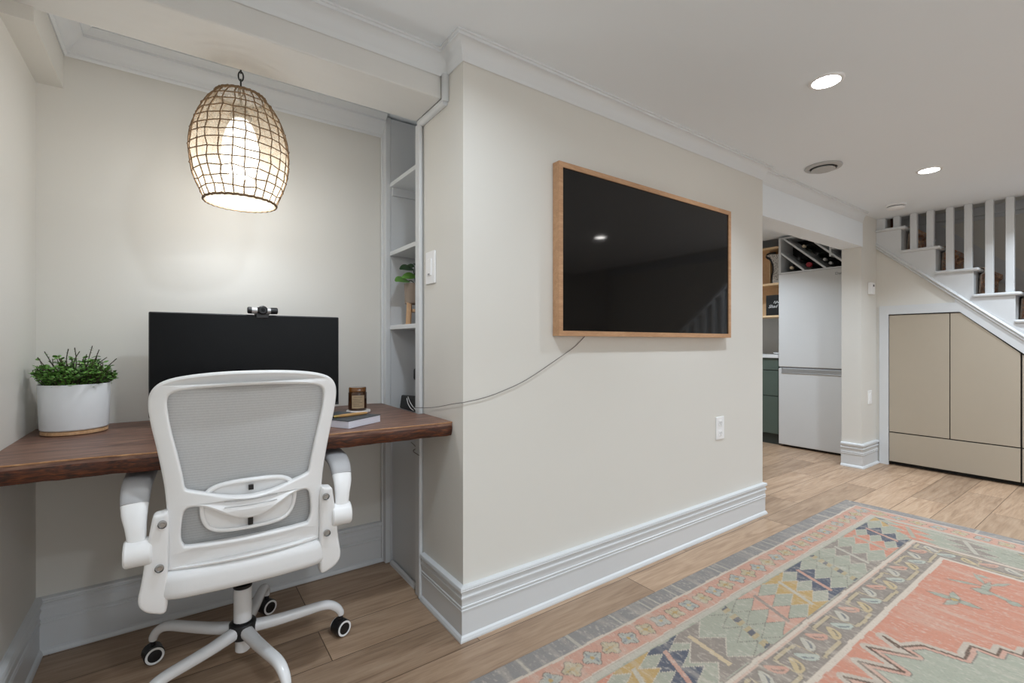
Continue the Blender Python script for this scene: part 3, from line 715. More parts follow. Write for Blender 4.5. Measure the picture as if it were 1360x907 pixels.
# ------------------------------------------------------------------ office chair (local coordinates: x right, y towards the desk)
def office_chair():
    t = thing('office_chair', 'white mesh-back office chair on casters pushed up to the desk', 'chair', (.175, 1.75, 0), rz=R(-2))
    K = dict(parent=t, local=True)
    def yl(x, z): return -.29-.075*(z-.5)/.47+.9*x*x
    def mirror(h): return h+[(-x, z) for x, z in h[::-1] if abs(x) > 1e-6]
    half = [(0, .977), (.07, .9755), (.13, .970), (.175, .961), (.203, .947), (.218, .925), (.2215, .895), (.217, .85), (.208, .80), (.198, .74), (.190, .68), (.186, .62), (.185, .54), (.185, .47), (.178, .459), (.1, .459), (0, .459)]
    outer = closed_smooth([(x, z, 0) for x, z in mirror(half)], 4)
    up = [(0, .939), (.08, .937), (.14, .933), (.170, .926), (.182, .912), (.182, .88), (.175, .83), (.163, .77), (.152, .71), (.1475, .680), (.140, .672), (.115, .664), (.06, .648), (.025, .643), (0, .642)]
    upper = closed_smooth([(x, z, 0) for x, z in mirror(up)], 4)
    low = [(0, .578), (.025, .580), (.05, .592), (.08, .609), (.107, .622), (.135, .626), (.149, .615), (.155, .58), (.156, .545), (.150, .525), (.138, .521), (.07, .5215), (0, .522)]
    lower = closed_smooth([(x, z, 0) for x, z in mirror(low)], 4)
    def bend(bm, dy=0., bulge=None):
        for v in bm.verts:
            x, z, th = v.co
            y = yl(x, z)+dy+th
            if bulge: y -= bulge(x, z)
            v.co = (x, y, z)
    bul = lambda x, z: .018*math.exp(-((x/.085)**2+((z-.61)/.04)**2))
    bm = curve_plate([outer, upper, lower], .006, .007, 3); bend(bm, .013, bul); obj('back_frame', bm, WPLAS, smooth=40, **K)
    # raised lip inside the upper opening
    bm = B(); lip = closed_smooth([(x*1.025, .79+(z-.79)*1.025, 0) for x, z in mirror(up)], 3)
    sweep(bm, [(p.x, yl(p.x, p.y)+.012-bul(p.x, p.y)*.6, p.y) for p in lip], .003, n=8, ref=(0, 1, 0), closed=True); obj('frame_lip', bm, WPLAS, smooth=60, **K)
    # stretched mesh
    bm = B(); zs = np.linspace(.468, .968, 41); hz = [p[1] for p in half[::-1]]; hw = [p[0] for p in half[::-1]]
    hz[0], hz[1] = .458, .4585; hw = [max(w, .17) if z < .95 else w for w, z in zip(hw, hz)]
    rows = []
    for z in zs:
        w = float(np.interp(z, hz, hw))-.012
        rows.append([bm.verts.new((x, yl(x, z)*1+.026+.012*(1-(x/w)**2), z)) for x in np.linspace(-w, w, 31)])
    for a, c in zip(rows, rows[1:]):
        for i in range(30): bm.faces.new((a[i], a[i+1], c[i+1], c[i]))
    bmesh.ops.solidify(bm, geom=list(bm.faces), thickness=.002)
    obj('back_mesh', bm, MESH, smooth=60, **K)
    # lumbar support between bar and mesh
    lum = [(0, .684), (.05, .682), (.085, .674), (.108, .655), (.1165, .62), (.112, .58), (.095, .552), (.06, .541), (0, .539)]
    lo_ = closed_smooth([(x, z, 0) for x, z in mirror(lum)], 4)
    bm = curve_plate([lo_], .001, .003, 2); bend(bm, .021); lp = obj('lumbar_pad', bm, WPLAS, smooth=40, **K)
    bm = B(); sweep(bm, [(p.x*.955, yl(p.x, p.y)+.015, .611+(p.y-.611)*.92) for p in lo_], .0055, .004, 8, (0, 1, 0), closed=True); obj('rim', bm, WPLAS, lp, local=True, smooth=60)
    for z0, z1 in ((.652, .664), (.553, .572)):
        bm = B(); y = yl(0, z0)+.009; box(bm, -.006, .006, y, y+.010, z0, z1); obj('slot', bm, BPLAS, lp, local=True)
    bm = B()
    for (xa, xb, zz) in ((-.062, .062, .634), (-.062, .062, .618)):
        sweep(bm, [(x, yl(x, zz)-.0145*math.exp(-(x/.085)**2)-.0025, zz) for x in np.linspace(xa, xb, 9)], .0011, n=5)
    obj('tension_label', bm, WPLAS2, smooth=60, **K)
    # side brackets joining back and seat
    hb = [(.181, .617), (.196, .622), (.211, .618), (.216, .60), (.224, .55), (.237, .455), (.2455, .400), (.236, .373), (.215, .358), (.188, .356), (.185, .43), (.182, .53)]
    for s in (-1, 1):
        pl = closed_smooth([(x*s, z, 0) for x, z in hb], 4)
        bm = curve_plate([pl], .014, .008, 3)
        for v in bm.verts:
            x, z, th = v.co; y = yl(.2, z)-.006+th+.004
            v.co = (x, y, z)
        br = obj('side_bracket', bm, WPLAS, smooth=40, **K)
        for (x, z) in ((.1935, .597), (.2005, .482)):
            y = yl(.2, z)-.0335
            bm = B(); lathe(bm, [(0, .004), (.0045, .004), (.005, .0022), (.0085, .0018), (.0095, .0), (.0095, .006)], (0, 0, 0), 18)
            xform(bm, Matrix.Translation((x*s, y+.006, z)) @ Matrix.Rotation(R(90), 4, 'X')); obj('screw', bm, STEEL, br, local=True, smooth=40)
    # seat
    so = closed_smooth([(x, y, 0) for x, y in ((-.19, -.265), (-.1, -.282), (0, -.286), (.1, -.282), (.19, -.265), (.222, -.2), (.235, 0), (.232, .15), (.2, .205), (.1, .222), (0, .225), (-.1, .222), (-.2, .205), (-.232, .15), (-.235, 0), (-.222, -.2))], 4)
    bm = curve_plate([so], .014, .024, 4)
    for v in bm.verts: v.co.z += .421
    obj('seat', bm, SEATM, smooth=50, **K)
    si = [(p.x*.9, p.y*.88+.004) for p in so]
    bm = B(); prism(bm, si, .374, .384, 'z'); obj('seat_shell', bm, BPLAS, **K)
    bm = B(); box(bm, -.08, .08, -.07, .13, .330, .377, .012); obj('tilt_mechanism', bm, BPLAS, **K)
    bm = B(); sweep(bm, smooth_path([(.05, 0, .34), (.16, .0, .338), (.225, .0, .332), (.235, -.0, .335)], 4), .006, n=8); obj('height_lever', bm, BPLAS, smooth=60, **K)
    # gas lift
    bm = B(); cyl(bm, (0, 0, .150), .0265, .108, bev=.002); cyl(bm, (0, 0, .052), .022, .05, bev=.004); obj('column_tube', bm, WMET, smooth=40, **K)
    bm = B(); lathe(bm, [(.0265, .2585), (.0275, .260), (.0275, .268), (.02, .270), (.0145, .270), (.0145, .332)], n=28); obj('piston', bm, BPLAS, smooth=40, **K)
    bm = B(); lathe(bm, [(.0265, .1505), (.036, .148), (.039, .144), (.039, .102), (.034, .098), (.022, .098)], n=30); obj('hub', bm, BPLAS, smooth=40, **K)
    # five legs with casters
    for k in range(5):
        a = R(71+72*k); ca, sa = math.cos(a), math.sin(a)
        pr = [(.03, .122), (.10, .119), (.18, .121), (.235, .123), (.268, .118), (.292, .102), (.304, .084), (.306, .072)]
        pth = smooth_path([(r_*ca, r_*sa, z) for r_, z in pr], 5); m = len(pth)
        lw = resample([.019, .0175, .0165, .016, .0155, .0145, .0125, .0105], m); lh = resample([.0195, .0175, .016, .015, .0145, .0135, .0125, .0105], m)
        bm = B(); sweep(bm, pth, lw, lh, 14, (0, 0, 1), power=.8); obj('leg', bm, WMET, smooth=60, **K)
        px, py = .306*ca, .306*sa
        sw = [R(-62), R(-75), R(-50), R(-80), R(-68)][k]      # direction of the wheel axle
        M = Matrix.Translation((px, py, 0)) @ Matrix.Rotation(sw, 4, 'Z')
        bm = B(); cyl(bm, (0, 0, .052), .008, .03, n=14); 
        n0 = len(bm.verts); lathe(bm, [(0, -.0225), (.020, -.0225), (.0285, -.019), (.0285, .019), (.020, .0225), (0, .0225)], (0, 0, .0295), 26, axis='x'); xform(bm, M)
        cs = obj('caster', bm, BPLAS, smooth=40, **K)
        for s in (-1, 1):
            bm = B(); pf = [(.0215, .0215), (.0255, .0215), (.0262, .0235), (.0215, .0245), (.0195, .0235)]
            lathe(bm, [(q, w*s) for q, w in pf+[pf[0]]], (0, 0, .0295), 30, axis='x'); xform(bm, M); obj('wheel_ring', bm, WPLAS, cs, local=True, smooth=40)
    # arms
    for s in (-1, 1):
        x = .247*s
        bm = B(); cyl(bm, (min(.215*s, .272*s), -.262, .527), .034, .057, 'x', 30, .004); obj('arm_pivot', bm, WPLAS, smooth=40, **K)
        pts = smooth_path([(x, -.266, .530), (x, -.266, .560), (x+.002*s, -.262, .590), (x+.005*s, -.252, .618), (x+.006*s, -.238, .639)], 5); m = len(pts)
        bm = B(); sweep(bm, pts, resample([.0195, .0195, .022, .0265, .029], m), resample([.011, .011, .0125, .014, .0145], m), 16, (0, -1, .3), power=.75); obj('arm', bm, WPLAS, smooth=60, **K)
        x2 = x+.006*s
        pts = smooth_path([(x2, -.238, .640), (x2, -.228, .653), (x2, -.205, .668), (x2, -.16, .677), (x2, -.05, .680), (x2, .03, .679), (x2, .05, .676)], 5); m = len(pts)
        bm = B(); sweep(bm, pts, resample([.0292, .0305, .032, .0335, .036, .034, .026], m), resample([.0147, .0155, .0155, .0155, .0155, .014, .008], m), 16, (0, -1, .3), power=.75); obj('arm_pad', bm, WPLAS2, smooth=60, **K)
office_chair()

# ------------------------------------------------------------------ rug
def rug():
    X0, X1, Y0, Y1 = .22, 3.615, -1.15, 1.25
    xs = np.concatenate([np.arange(X0, .70, .04), np.arange(.70, X1, .0046), [X1]])
    ys = np.concatenate([np.arange(Y0, .16, .04), np.arange(.16, Y1, .0042), [Y1]])
    nx, ny = len(xs), len(ys)
    X, Y = np.meshgrid(xs, ys)
    def W(h): return np.array(hx(h))
    GREY, CREAM, PINK, GRN, BRN, NAVY_, MUST, CORAL, DK, PALE = [W(h) for h in ('#888685', '#bfb4a8', '#b99384', '#9a9c8f', '#8a827b', '#5a5e69', '#ad9468', '#b98674', '#6c6762', '#aeaa9f')]
    C = np.zeros((ny, nx, 3))
    Yc = (Y0+Y1)/2
    dl = np.minimum(Y1-Y, Y-Y0); e1 = X1-X; e0 = X-X0
    e = np.minimum(e1, e0)
    side = dl <= e                                   # long-side border or end border
    t = np.where(side, dl, e); s = np.where(side, X, Y-Y1)
    wob = .0011*np.sin(s*17)+.0007*np.sin(s*53+1)
    t = t+wob
    def put(mask, col, a=1.):
        C[mask] = C[mask]*(1-a)+col*a
    put(np.ones_like(t, bool), CORAL)
    put(t < .620, CREAM); put((t < .600), BRN); put(t < .478, CREAM); put(t < .452, GRN); put(t < .222, PALE); put(t < .203, CREAM); put(t < .195, PINK); put(t < .085, CREAM); put(t < .074, GREY)
    put((t > .452) & (t < .457), BRN); put((t > .199) & (t < .203), BRN, .5); put((t > .470) & (t < .478), PINK, .5)
    # grey edge: pale dashes
    k = np.floor(s/.055); h = np.modf(np.abs(np.sin(k*12.9898)*43758.5453))[0]
    put((t < .074) & (h > .72) & (np.abs(s/.055-k-.5) < .09), PALE, .8)
    # flowers in the pink band
    per = .0895; k = np.floor(s/per); u = (s/per-k-.5)*per; v = t-.140
    r = np.hypot(u, v*1.05); th = np.arctan2(v, u)
    fl = .0375*(.84+.17*np.cos(4*th+np.pi*.25+np.pi*.15*k)); m = (t > .085) & (t < .195)
    odd = (k % 2) == 0
    put(m & (r < fl+.004), DK, .75); put(m & (r < fl) & odd, W('#a3a49c')); put(m & (r < fl) & ~odd, W('#aca38c')); put(m & (r < fl*.8) & (np.sin(th*2+k) > .55) & odd, W('#8a8f92'), .8)
    put(m & (r < fl) & (np.abs(np.sin(2*th+.4)) < .13), DK, .6); put(m & (r < .0085), MUST)
    put(m & (r < fl*.72) & (np.cos(4*th) > .75) & ~odd, MUST, .7)
    # saw-tooth figures in the green band
    w = (t-.228)/.222; m = (t > .228) & (t < .450)
    tri = np.abs(((w*3.0) % 1)-.5)*2
    figs = [('must', 3.33), ('navy', 3.11), ('coral', 2.94), ('grey', 2.70), ('dots', 2.48), ('navy', 2.28), ('must', 2.10), ('pinkw', 1.90), ('dots', 1.70), ('eye', 1.47), ('navy', 1.305), ('must', 1.15), ('coral', .98), ('grey', .80), ('navy', .62), ('must', .45)]
    for kind, xc in figs:
        for is_side, ss in ((True, X), (False, Y-Y1+3.36)):
            mm = m & (side if is_side else ~side)
            if not is_side: mm = mm & (e1 < e0)
            uu = ss-(xc-.10*(w-.5)*(1 if kind != 'eye' else .3))
            hw = .012+.084*tri
            if kind == 'eye': hw = .022+.085*np.abs(((w*2) % 1)-.5)*2
            inn = mm & (np.abs(uu) < hw)
            rim = mm & (np.abs(uu) < hw+.006) & ~inn
            if kind == 'dots':
                put(mm & (np.abs(np.abs(uu)-hw) < .0035), DK, .7)
                put(mm & (np.abs(uu) < .02) & (tri > .25), MUST, .55); put(mm & (np.abs(uu) < .018) & (tri > .72), NAVY_, .9)
                continue
            col = {'must': MUST, 'navy': NAVY_, 'coral': CORAL, 'grey': BRN, 'pinkw': PINK, 'eye': BRN}[kind]
            put(inn, col); put(rim, CREAM if kind != 'pinkw' else DK, .8)
            put(inn & (np.abs(uu) < .010) & (np.abs(w-.5) < .38), {'must': PALE, 'navy': PINK, 'coral': GRN, 'grey': PALE, 'pinkw': BRN, 'eye': W('#bfae92')}[kind], .9)
    # meander and curled leaves of the inner border
    m = (t > .478) & (t < .600); q = (t-.539)/.061
    per = .29; ph = (s/per) % 1; mw = np.clip(np.where(ph < .5, 1, -1)*1.0, -1, 1)
    sm = np.clip(6*np.sin(2*np.pi*s/per), -1, 1)*.72
    put(m & (np.abs(q-sm) < .16), W('#77716b'), .8); put(m & (np.abs(q-sm) < .10), W('#ada088'))
    slope = np.abs(np.sin(2*np.pi*s/per)) < .2
    put(m & slope & (np.abs(q) < .75) & (np.abs(np.sin(2*np.pi*s/per)) < .09), W('#ada088'), .8)
    per = .0725; k = np.floor(s/per); u = (s/per-k-.5)*per; v = (t-.539)+np.where(k % 4 < 2, .014, -.014)*np.sign(sm+1e-6)*0 - np.where(sm > 0, -.014, .014)
    a = np.where(k % 2 == 0, .7, -.7); uu = u*np.cos(a)-v*np.sin(a); vv = u*np.sin(a)+v*np.cos(a)
    el = np.hypot(uu/.040, (vv+7*uu*uu)/.0195)
    cols = [PALE, PINK, W('#b3a384'), W('#a6aba2')]
    for j in range(4):
        put(m & (el < 1.0) & (k % 4 == j), cols[j]); put(m & (el < .55) & (np.abs(vv+7*uu*uu-.004) < .0042) & (k % 4 == j), [NAVY_, DK, DK, NAVY_][j], .7)
    put(m & (el > .95) & (el < 1.15), W('#7d7770'), .6)
    # field
    F = t >= .620
    Yf, Xf = Y, X
    poly = [(2.50, -.05), (2.47, .16), (2.40, .165), (2.385, .225), (2.345, .228), (2.335, .285), (2.288, .283), (2.286, .335), (2.226, .335), (2.222, .398), (2.112, .393), (2.088, .497), (2.01, .540), (2.042, .592), (1.999, .49),
            (1.926, .602), (1.873, .489), (1.813, .592), (1.757, .487), (1.695, .590), (1.64, .486), (1.58, .592), (1.52, .487), (1.46, .590), (1.40, .486), (1.35, .57), (1.30, .49), (1.27, .39), (1.16, .393), (1.15, .335), (1.09, .335), (1.09, .283), (1.04, .283), (1.0, .16), (.97, -.05)]
    poly = poly+[(x, 2*Yc-y) for x, y in poly[::-1]]
    P = np.array(poly); inside = np.zeros_like(X, bool); dist = np.full_like(X, 9.)
    for i in range(len(P)):
        (xa, ya), (xb, yb) = P[i], P[(i+1) % len(P)]
        cnd = (ya > Y) != (yb > Y)
        inside ^= cnd & (X < (xb-xa)*(Y-ya)/(yb-ya+1e-12)+xa)
        L2 = (xb-xa)**2+(yb-ya)**2; q_ = np.clip(((X-xa)*(xb-xa)+(Y-ya)*(yb-ya))/L2, 0, 1)
        dist = np.minimum(dist, np.hypot(X-xa-q_*(xb-xa), Y-ya-q_*(yb-ya)))
    put(F & inside, W('#9b9e91')); put(F & (dist < .022), PALE, .85); put(F & inside & (dist < .018), PINK, .9); put(F & (dist < .0048), W('#68584f')); put(F & inside & (dist > .018) & (dist < .022), DK, .8)
    # leaf and bird figures
    def blob(cx, cy, a, la, lb, rot, col=W('#95998d'), p=1.):
        uu = (X-cx)*math.cos(rot)+(Y-cy)*math.sin(rot); vv = -(X-cx)*math.sin(rot)+(Y-cy)*math.cos(rot)
        g = (np.abs(uu)/la)**1.3+(np.abs(vv)/lb)**1.3
        put(F & (g < 1.3), DK, .5*a); put(F & (g < 1), col, a)
    for cx, cy in ((2.567, .509), (1.0, .509)):
        blob(cx, cy+.035, 1, .018, .045, .1); blob(cx, cy-.035, 1, .018, .045, -.1); blob(cx+.03, cy+.005, 1, .045, .015, .3); blob(cx-.035, cy, 1, .045, .015, -.3); blob(cx, cy, 1, .014, .014, 0, MUST)
    for cx, cy in ((2.83, .455), (.9, .455)):
        blob(cx-.03, cy+.0, 1, .075, .013, 0); blob(cx-.08, cy, 1, .028, .034, .2); blob(cx+.05, cy-.03, 1, .05, .010, -.5); blob(cx+.05, cy+.035, 1, .05, .009, .5); blob(cx+.09, cy+.03, 1, .012, .02, 0)
        blob(cx-.045, cy+.065, .9, .012, .055, .4); blob(cx-.09, cy-.06, .9, .012, .05, -.45); blob(cx-.11, cy-.095, 1, .022, .022, 0)
    # a slightly wavy outline, true to a soft rug
    Xw = X+np.where(X > X1-1.0, (X-(X1-1.0)), 0)*(.018*np.sin((Y1-Y)*2.4)-.03*np.clip(Y1-Y-.5, 0, 2)**1.0)
    Zw = np.full_like(X, .008)
    V = np.stack([Xw, Y, Zw], -1).reshape(-1, 3)
    idx = np.arange(nx*ny).reshape(ny, nx)
    Fq = np.stack([idx[:-1, :-1], idx[:-1, 1:], idx[1:, 1:], idx[1:, :-1]], -1).reshape(-1, 4)
    ring = np.concatenate([idx[0, :], idx[1:, -1], idx[-1, -2::-1], idx[-2:0:-1, 0]])
    Vb = V[ring].copy(); Vb[:, 2] = .0005; n0 = len(V); m_ = len(ring)
    bi = n0+np.arange(m_); Fb = np.stack([ring, bi, np.roll(bi, -1), np.roll(ring, -1)], -1)
    V = np.concatenate([V, Vb]); Fall = np.concatenate([Fq, Fb])
    me = bpy.data.meshes.new('area_rug')
    org = np.array([1.9, .05, 0.]); V = V-org
    me.vertices.add(len(V)); me.vertices.foreach_set('co', V.astype(np.float32).ravel())
    me.loops.add(Fall.size); me.loops.foreach_set('vertex_index', Fall.astype(np.int32).ravel())
    me.polygons.add(len(Fall)); me.polygons.foreach_set('loop_start', np.arange(0, Fall.size, 4, dtype=np.int32))
    me.update(calc_edges=True); me.validate()
    ca = me.color_attributes.new('weave', 'FLOAT_COLOR', 'POINT')
    C = C*np.array([.90, .86, .82])
    C4 = np.concatenate([C.reshape(-1, 3), np.ones((nx*ny, 1))], 1); Cb = C4[ring]
    ca.data.foreach_set('color', np.concatenate([C4, Cb]).astype(np.float32).ravel())
    m = bpy.data.materials.new('rug_weave'); m.use_nodes = True; nt = m.node_tree; N = nt.nodes; L = nt.links; b = N['Principled BSDF']
    at = N.new('ShaderNodeVertexColor'); at.layer_name = 'weave'
    tc = N.new('ShaderNodeTexCoord')
    def nz(scale, st, det=4):
        mp = N.new('ShaderNodeMapping'); mp.inputs['Scale'].default_value = st; L.new(tc.outputs['Object'], mp.inputs['Vector'])
        n = N.new('ShaderNodeTexNoise'); n.inputs['Scale'].default_value = scale; n.inputs['Detail'].default_value = det; L.new(mp.outputs[0], n.inputs['Vector']); return n
    n1 = nz(4, (6, .8, 1), 6); n2 = nz(260, (1, .35, 1), 2); n3 = nz(75, (1.3, .7, 1), 5)
    def mixc(fac_out, lo, hi, A, Bcol, mx=1.):
        mr = N.new('ShaderNodeMapRange'); mr.inputs['From Min'].default_value = lo; mr.inputs['From Max'].default_value = hi; mr.inputs['To Max'].default_value = mx
        L.new(fac_out, mr.inputs['Value']); x = N.new('ShaderNodeMix'); x.data_type = 'RGBA'; L.new(mr.outputs['Result'], x.inputs['Factor']); L.new(A, x.inputs['A']); x.inputs['B'].default_value = (*Bcol, 1); return x.outputs['Result']
    c = mixc(n1.outputs['Fac'], .50, .78, at.outputs['Color'], hx('#b3a798'), .55)
    c = mixc(n3.outputs['Fac'], .54, .72, c, hx('#bdb2a4'), .42)
    c = mixc(n2.outputs['Fac'], .52, .75, c, hx('#6f6761'), .35)
    L.new(c, b.inputs['Base Color']); b.inputs['Roughness'].default_value = .95; b.inputs['Specular IOR Level'].default_value = .1
    bp = N.new('ShaderNodeBump'); bp.inputs['Strength'].default_value = .25; bp.inputs['Distance'].default_value = .002; L.new(n2.outputs['Fac'], bp.inputs['Height']); L.new(bp.outputs[0], b.inputs['Normal'])
    me.materials.append(m)
    o = bpy.data.objects.new('area_rug', me); COL.objects.link(o); o.location = org
    tag(o, 'faded coral, grey and sage patterned rug on the wood floor', 'rug')
rug()

# ------------------------------------------------------------------ staircase
RZ, RY = .2045, .2225
def tread_z(k): return 1.422+RZ*k
def riser_y(k): return .657+RY*k
KS = list(range(-6, 4))
def staircase():
    global stairs
    t = stairs = thing('staircase', 'white staircase rising to the left with a square-spindle railing', 'staircase', (5.45, .3, 0))
    for k in KS:
        y0, z = riser_y(k), tread_z(k); y1 = riser_y(k+1) if k < 3 else 1.52
        obj('riser', box(B(), 5.02, 5.895, y0, y0+.018, max(z-RZ, 0), z-.024), TRIM, t)
        b = B(); box(b, 4.975, 5.895, y0-.032, y1+(0 if k == 3 else .005), z-.024, z, .009, 3); obj('tread', b, TRIM, t)
    # closed stringer following the steps
    pts = []
    for k in KS:
        y0, z = riser_y(k), tread_z(k)
        pts += [(y0, max(z-RZ-.0245, .001)), (y0, z-.0245)]
    pts += [(1.52, tread_z(3)-.0245)]
    sl = RZ/RY; zl = lambda y: 1.907+(y-1.487)*sl
    low = [(1.52, zl(1.52))]
    yb = 1.487-(1.907-.001)/sl
    low += [(yb, .001)]
    b = B(); prism(b, pts+low, 4.993, 5.03, 'x'); obj('stringer', b, TRIM, t)
    b = B(); n = Vector((0, -sl, 1)).normalized()
    for off, w, dp in ((-.012, .013, .024), (-.036, .010, .018)):
        pa, pb = Vector((4.993, 1.505, zl(1.505)+off)), Vector((4.993, yb+.1, zl(yb+.1)+off)); sweep(b, [pa, pb], dp, w, 12, n)
    obj('stringer_moulding', b, TRIM, t, smooth=50)
    # spindles: two to a tread
    ys = [1.360, 1.2465, 1.1405, 1.0205, .9135, .7965, .688]
    while ys[-1] > -.80: ys.append(ys[-1]-RY/2)
    rail = lambda y: 2.13+.0 if y > .55 else min(2.13, 1.422+.95+(y-.657)*sl)
    for y in ys:
        k = math.floor((y+.032-.657)/RY); z = tread_z(k)
        top = CZ-.0005 if y > .50 else rail(y)-.03
        if top-z < .05: continue
        b = B(); box(b, 5.008, 5.05, y-.0225, y+.0225, z+.0005, top, .003); obj('spindle', b, TRIM, t)
    b = B(); box(b, 5.0, 5.06, 1.437, 1.497, tread_z(3)+.0005, CZ-.0005, .003); obj('newel_post', b, TRIM, t)
    ye = -.80
    b = B(); sweep(b, [(5.03, .48, rail(.48)), (5.03, ye, rail(ye))], .03, .025, 12, (0, -sl, 1)); obj('handrail', b, TRIM, t, smooth=50)
    b = B(); box(b, 4.985, 5.075, -.88, -.79, 0.0005, 1.05, .004); box(b, 4.975, 5.085, -.89, -.78, 1.05, 1.08, .006); obj('newel_post', b, TRIM, t)
staircase()
# runner on the steps
b = B(); prof = []
for k in KS:
    y0, z = riser_y(k), tread_z(k)
    prof += [(y0-.003, max(z-RZ+.001, .001)), (y0-.012, z-.05), (y0-.036, z-.03), (y0-.036, z+.003), (y0-.025, z+.006)]
    if k < 3: prof += [(riser_y(k+1)-.004, z+.006)]
    else: prof += [(1.50, z+.006)]
rows = []
for xx in (5.14, 5.78):
    rows.append([b.verts.new((xx, y, z)) for y, z in prof])
for i in range(len(prof)-1): b.faces.new((rows[0][i], rows[0][i+1], rows[1][i+1], rows[1][i]))
bmesh.ops.recalc_face_normals(b, faces=b.faces)
ext = bmesh.ops.solidify(b, geom=list(b.faces), thickness=-.006)
rn = obj('carpet_runner', b, RUNNER, stairs); rn['label'] = 'brown braided carpet runner'
b = B()
for xx in (5.138, 5.782):
    sweep(b, [(xx, y-.004, z+.004) for y, z in prof], .0055, n=6, ref=(1, 0, 0))
obj('binding', b, mat('runner_edge', hx('#a8988a'), .9, noise=.75, nscale=60), rn)

# wall under the stairs with the white cabinet surround
sl = RZ/RY
zl = lambda y: 1.907+(y-1.487)*sl
CYL, CYR = 1.409, -.2                       # cabinet run, left and right ends
diag = lambda y: 1.289+(y-.955)*.945
wallp = [(1.497, 0), (1.470, 0), (1.470, 1.36), (1.05, 1.36), (1.05, 1.46), (1.497, zl(1.497)-.02)]
struct('wall_under_stairs', prism(B(), [(1.52, 0), (1.465, 0), (1.465, 1.355), (.955, 1.355), (.955, zl(.955)-.002), (1.52, zl(1.52)-.002)], 5.0, 5.06, 'x'), WALL)
fr = [(1.474, .0005), (CYL, .0005), (CYL, 1.292), (.957, 1.292), (-.36, diag(-.36)+.004), (-.36, .0005), (-.75, .0005), (-.75, .02), (.985, zl(.985)-.005), (.985, 1.366), (1.474, 1.366)]
struct('trim_5', prism(B(), fr, 4.986, 5.004, 'x'), TRIM)
t = thing('under_stair_cabinet', 'taupe flat-front two-door cabinet with a wide drawer under the stairs', 'cabinet', (5.15, 1.02, 0))
yc0, yc1 = .6285, CYL-.001
b = B(); prism(b, [(yc0, .0305), (yc1, .0305), (yc1, 1.288), (.957, 1.288), (yc0, diag(yc0)-.003)], 5.0145, 5.30, 'x'); obj('carcass', b, DARK, t)
obj('plinth', box(B(), 5.05, 5.28, yc0, yc1, .0005, .030), DARK, t)
obj('door', box(B(), 4.994, 5.013, 1.0185, yc1-.003, .287, 1.283, .0015), TAUPE, t)
b = B(); prism(b, [(.6325, .287), (1.0125, .287), (1.0125, 1.283), (.953, 1.283), (.6325, diag(.6325)-.012)], 4.994, 5.013, 'x', .0015); obj('door', b, TAUPE, t)
obj('drawer', box(B(), 4.994, 5.013, .6325, yc1-.003, .034, .278, .0015), TAUPE, t)
t = thing('under_stair_cabinet', 'sliver of a lower taupe cabinet right of the two-door cabinet under the stairs', 'cabinet', (5.15, .3, 0))
b = B(); prism(b, [(-.35, .0305), (.6275, .0305), (.6275, diag(.6275)-.003), (-.35, max(diag(-.35)-.003, .035))], 5.0145, 5.30, 'x'); obj('carcass', b, DARK, t)
obj('plinth', box(B(), 5.05, 5.28, -.34, .6275, .0005, .030), DARK, t)
b = B(); prism(b, [(-.10, .287), (.6225, .287), (.6225, diag(.6225)-.012), (-.10, diag(-.10)-.012)], 4.994, 5.013, 'x'); obj('door', b, TAUPE, t)
b = B(); prism(b, [(-.34, .034), (.6225, .034), (.6225, .278), (-.118, .278), (-.34, .068)], 4.994, 5.013, 'x'); obj('drawer', b, TAUPE, t)

# stairwell wall trim and the dark door at the head of the stairs
b = B(); prism(b, [(1.62, 2.16+.32), (1.62, 2.16+.12), (-.6, 2.16+.12-2.22*sl+.0), (-.6, 2.16+.32-2.22*sl)], 5.88, 5.8995, 'x'); struct('trim_6', b, CASE)
b = B(); box(b, 5.87, 5.8995, -2.6, 1.64, 2.19, 2.27, .006); box(b, 5.885, 5.8995, -2.6, 1.64, 2.155, 2.19, .004); struct('trim_7', b, CASE)
t = obj('door_1', box(B(), 5.855, 5.8795, 1.585, 1.637, 2.05, 2.355, .003), MAHO, None, (0, 0, 0)); t['kind'] = 'structure'

# ------------------------------------------------------------------ kitchenette
struct('wall_kitchen_right', box(B(), 5.66, 5.9, 1.70, 3.2, 0, CZ), COUNT)
t = thing('refrigerator', 'white two-door refrigerator behind the column', 'refrigerator', (5.3, 2.03, 0))
fy0, fy1 = 1.722, 2.318
b = B(); box(b, 5.045, 5.62, fy0, fy1, .03, 1.742, .006); obj('cabinet_body', b, FRIDGE, t)
d1 = obj('door', box(B(), 4.992, 5.043, fy0, fy1, .806, 1.744, .006), FRIDGE, t)
d2 = obj('door', box(B(), 4.992, 5.043, fy0, fy1, .022, .792, .006), FRIDGE, t)
b = B(); box(b, 4.986, 4.998, fy0+.02, fy1-.03, .742, .749, .002); box(b, 4.986, 4.998, fy1-.038, fy1-.03, .742, .797, .002); box(b, 4.990, 4.998, fy0+.02, fy1-.03, .75, .790, .001); obj('handle', b, SILV, d2)
b = B(); box(b, 5.0, 5.04, fy0+.01, fy1-.01, .7925, .8055); obj('gasket', b, GASK, t)
b = B(); box(b, 5.05, 5.55, fy0+.02, fy1-.02, .0005, .0295); obj('kick_base', b, DARK, t)
b = text_bm('Danby', .036, .0012, .0)
xform(b, Matrix.Translation((4.9905, 1.812, 1.682)) @ Matrix.Rotation(R(-90), 4, 'Z') @ Matrix.Rotation(R(90), 4, 'X')); obj('badge', b, BADGE, d1)

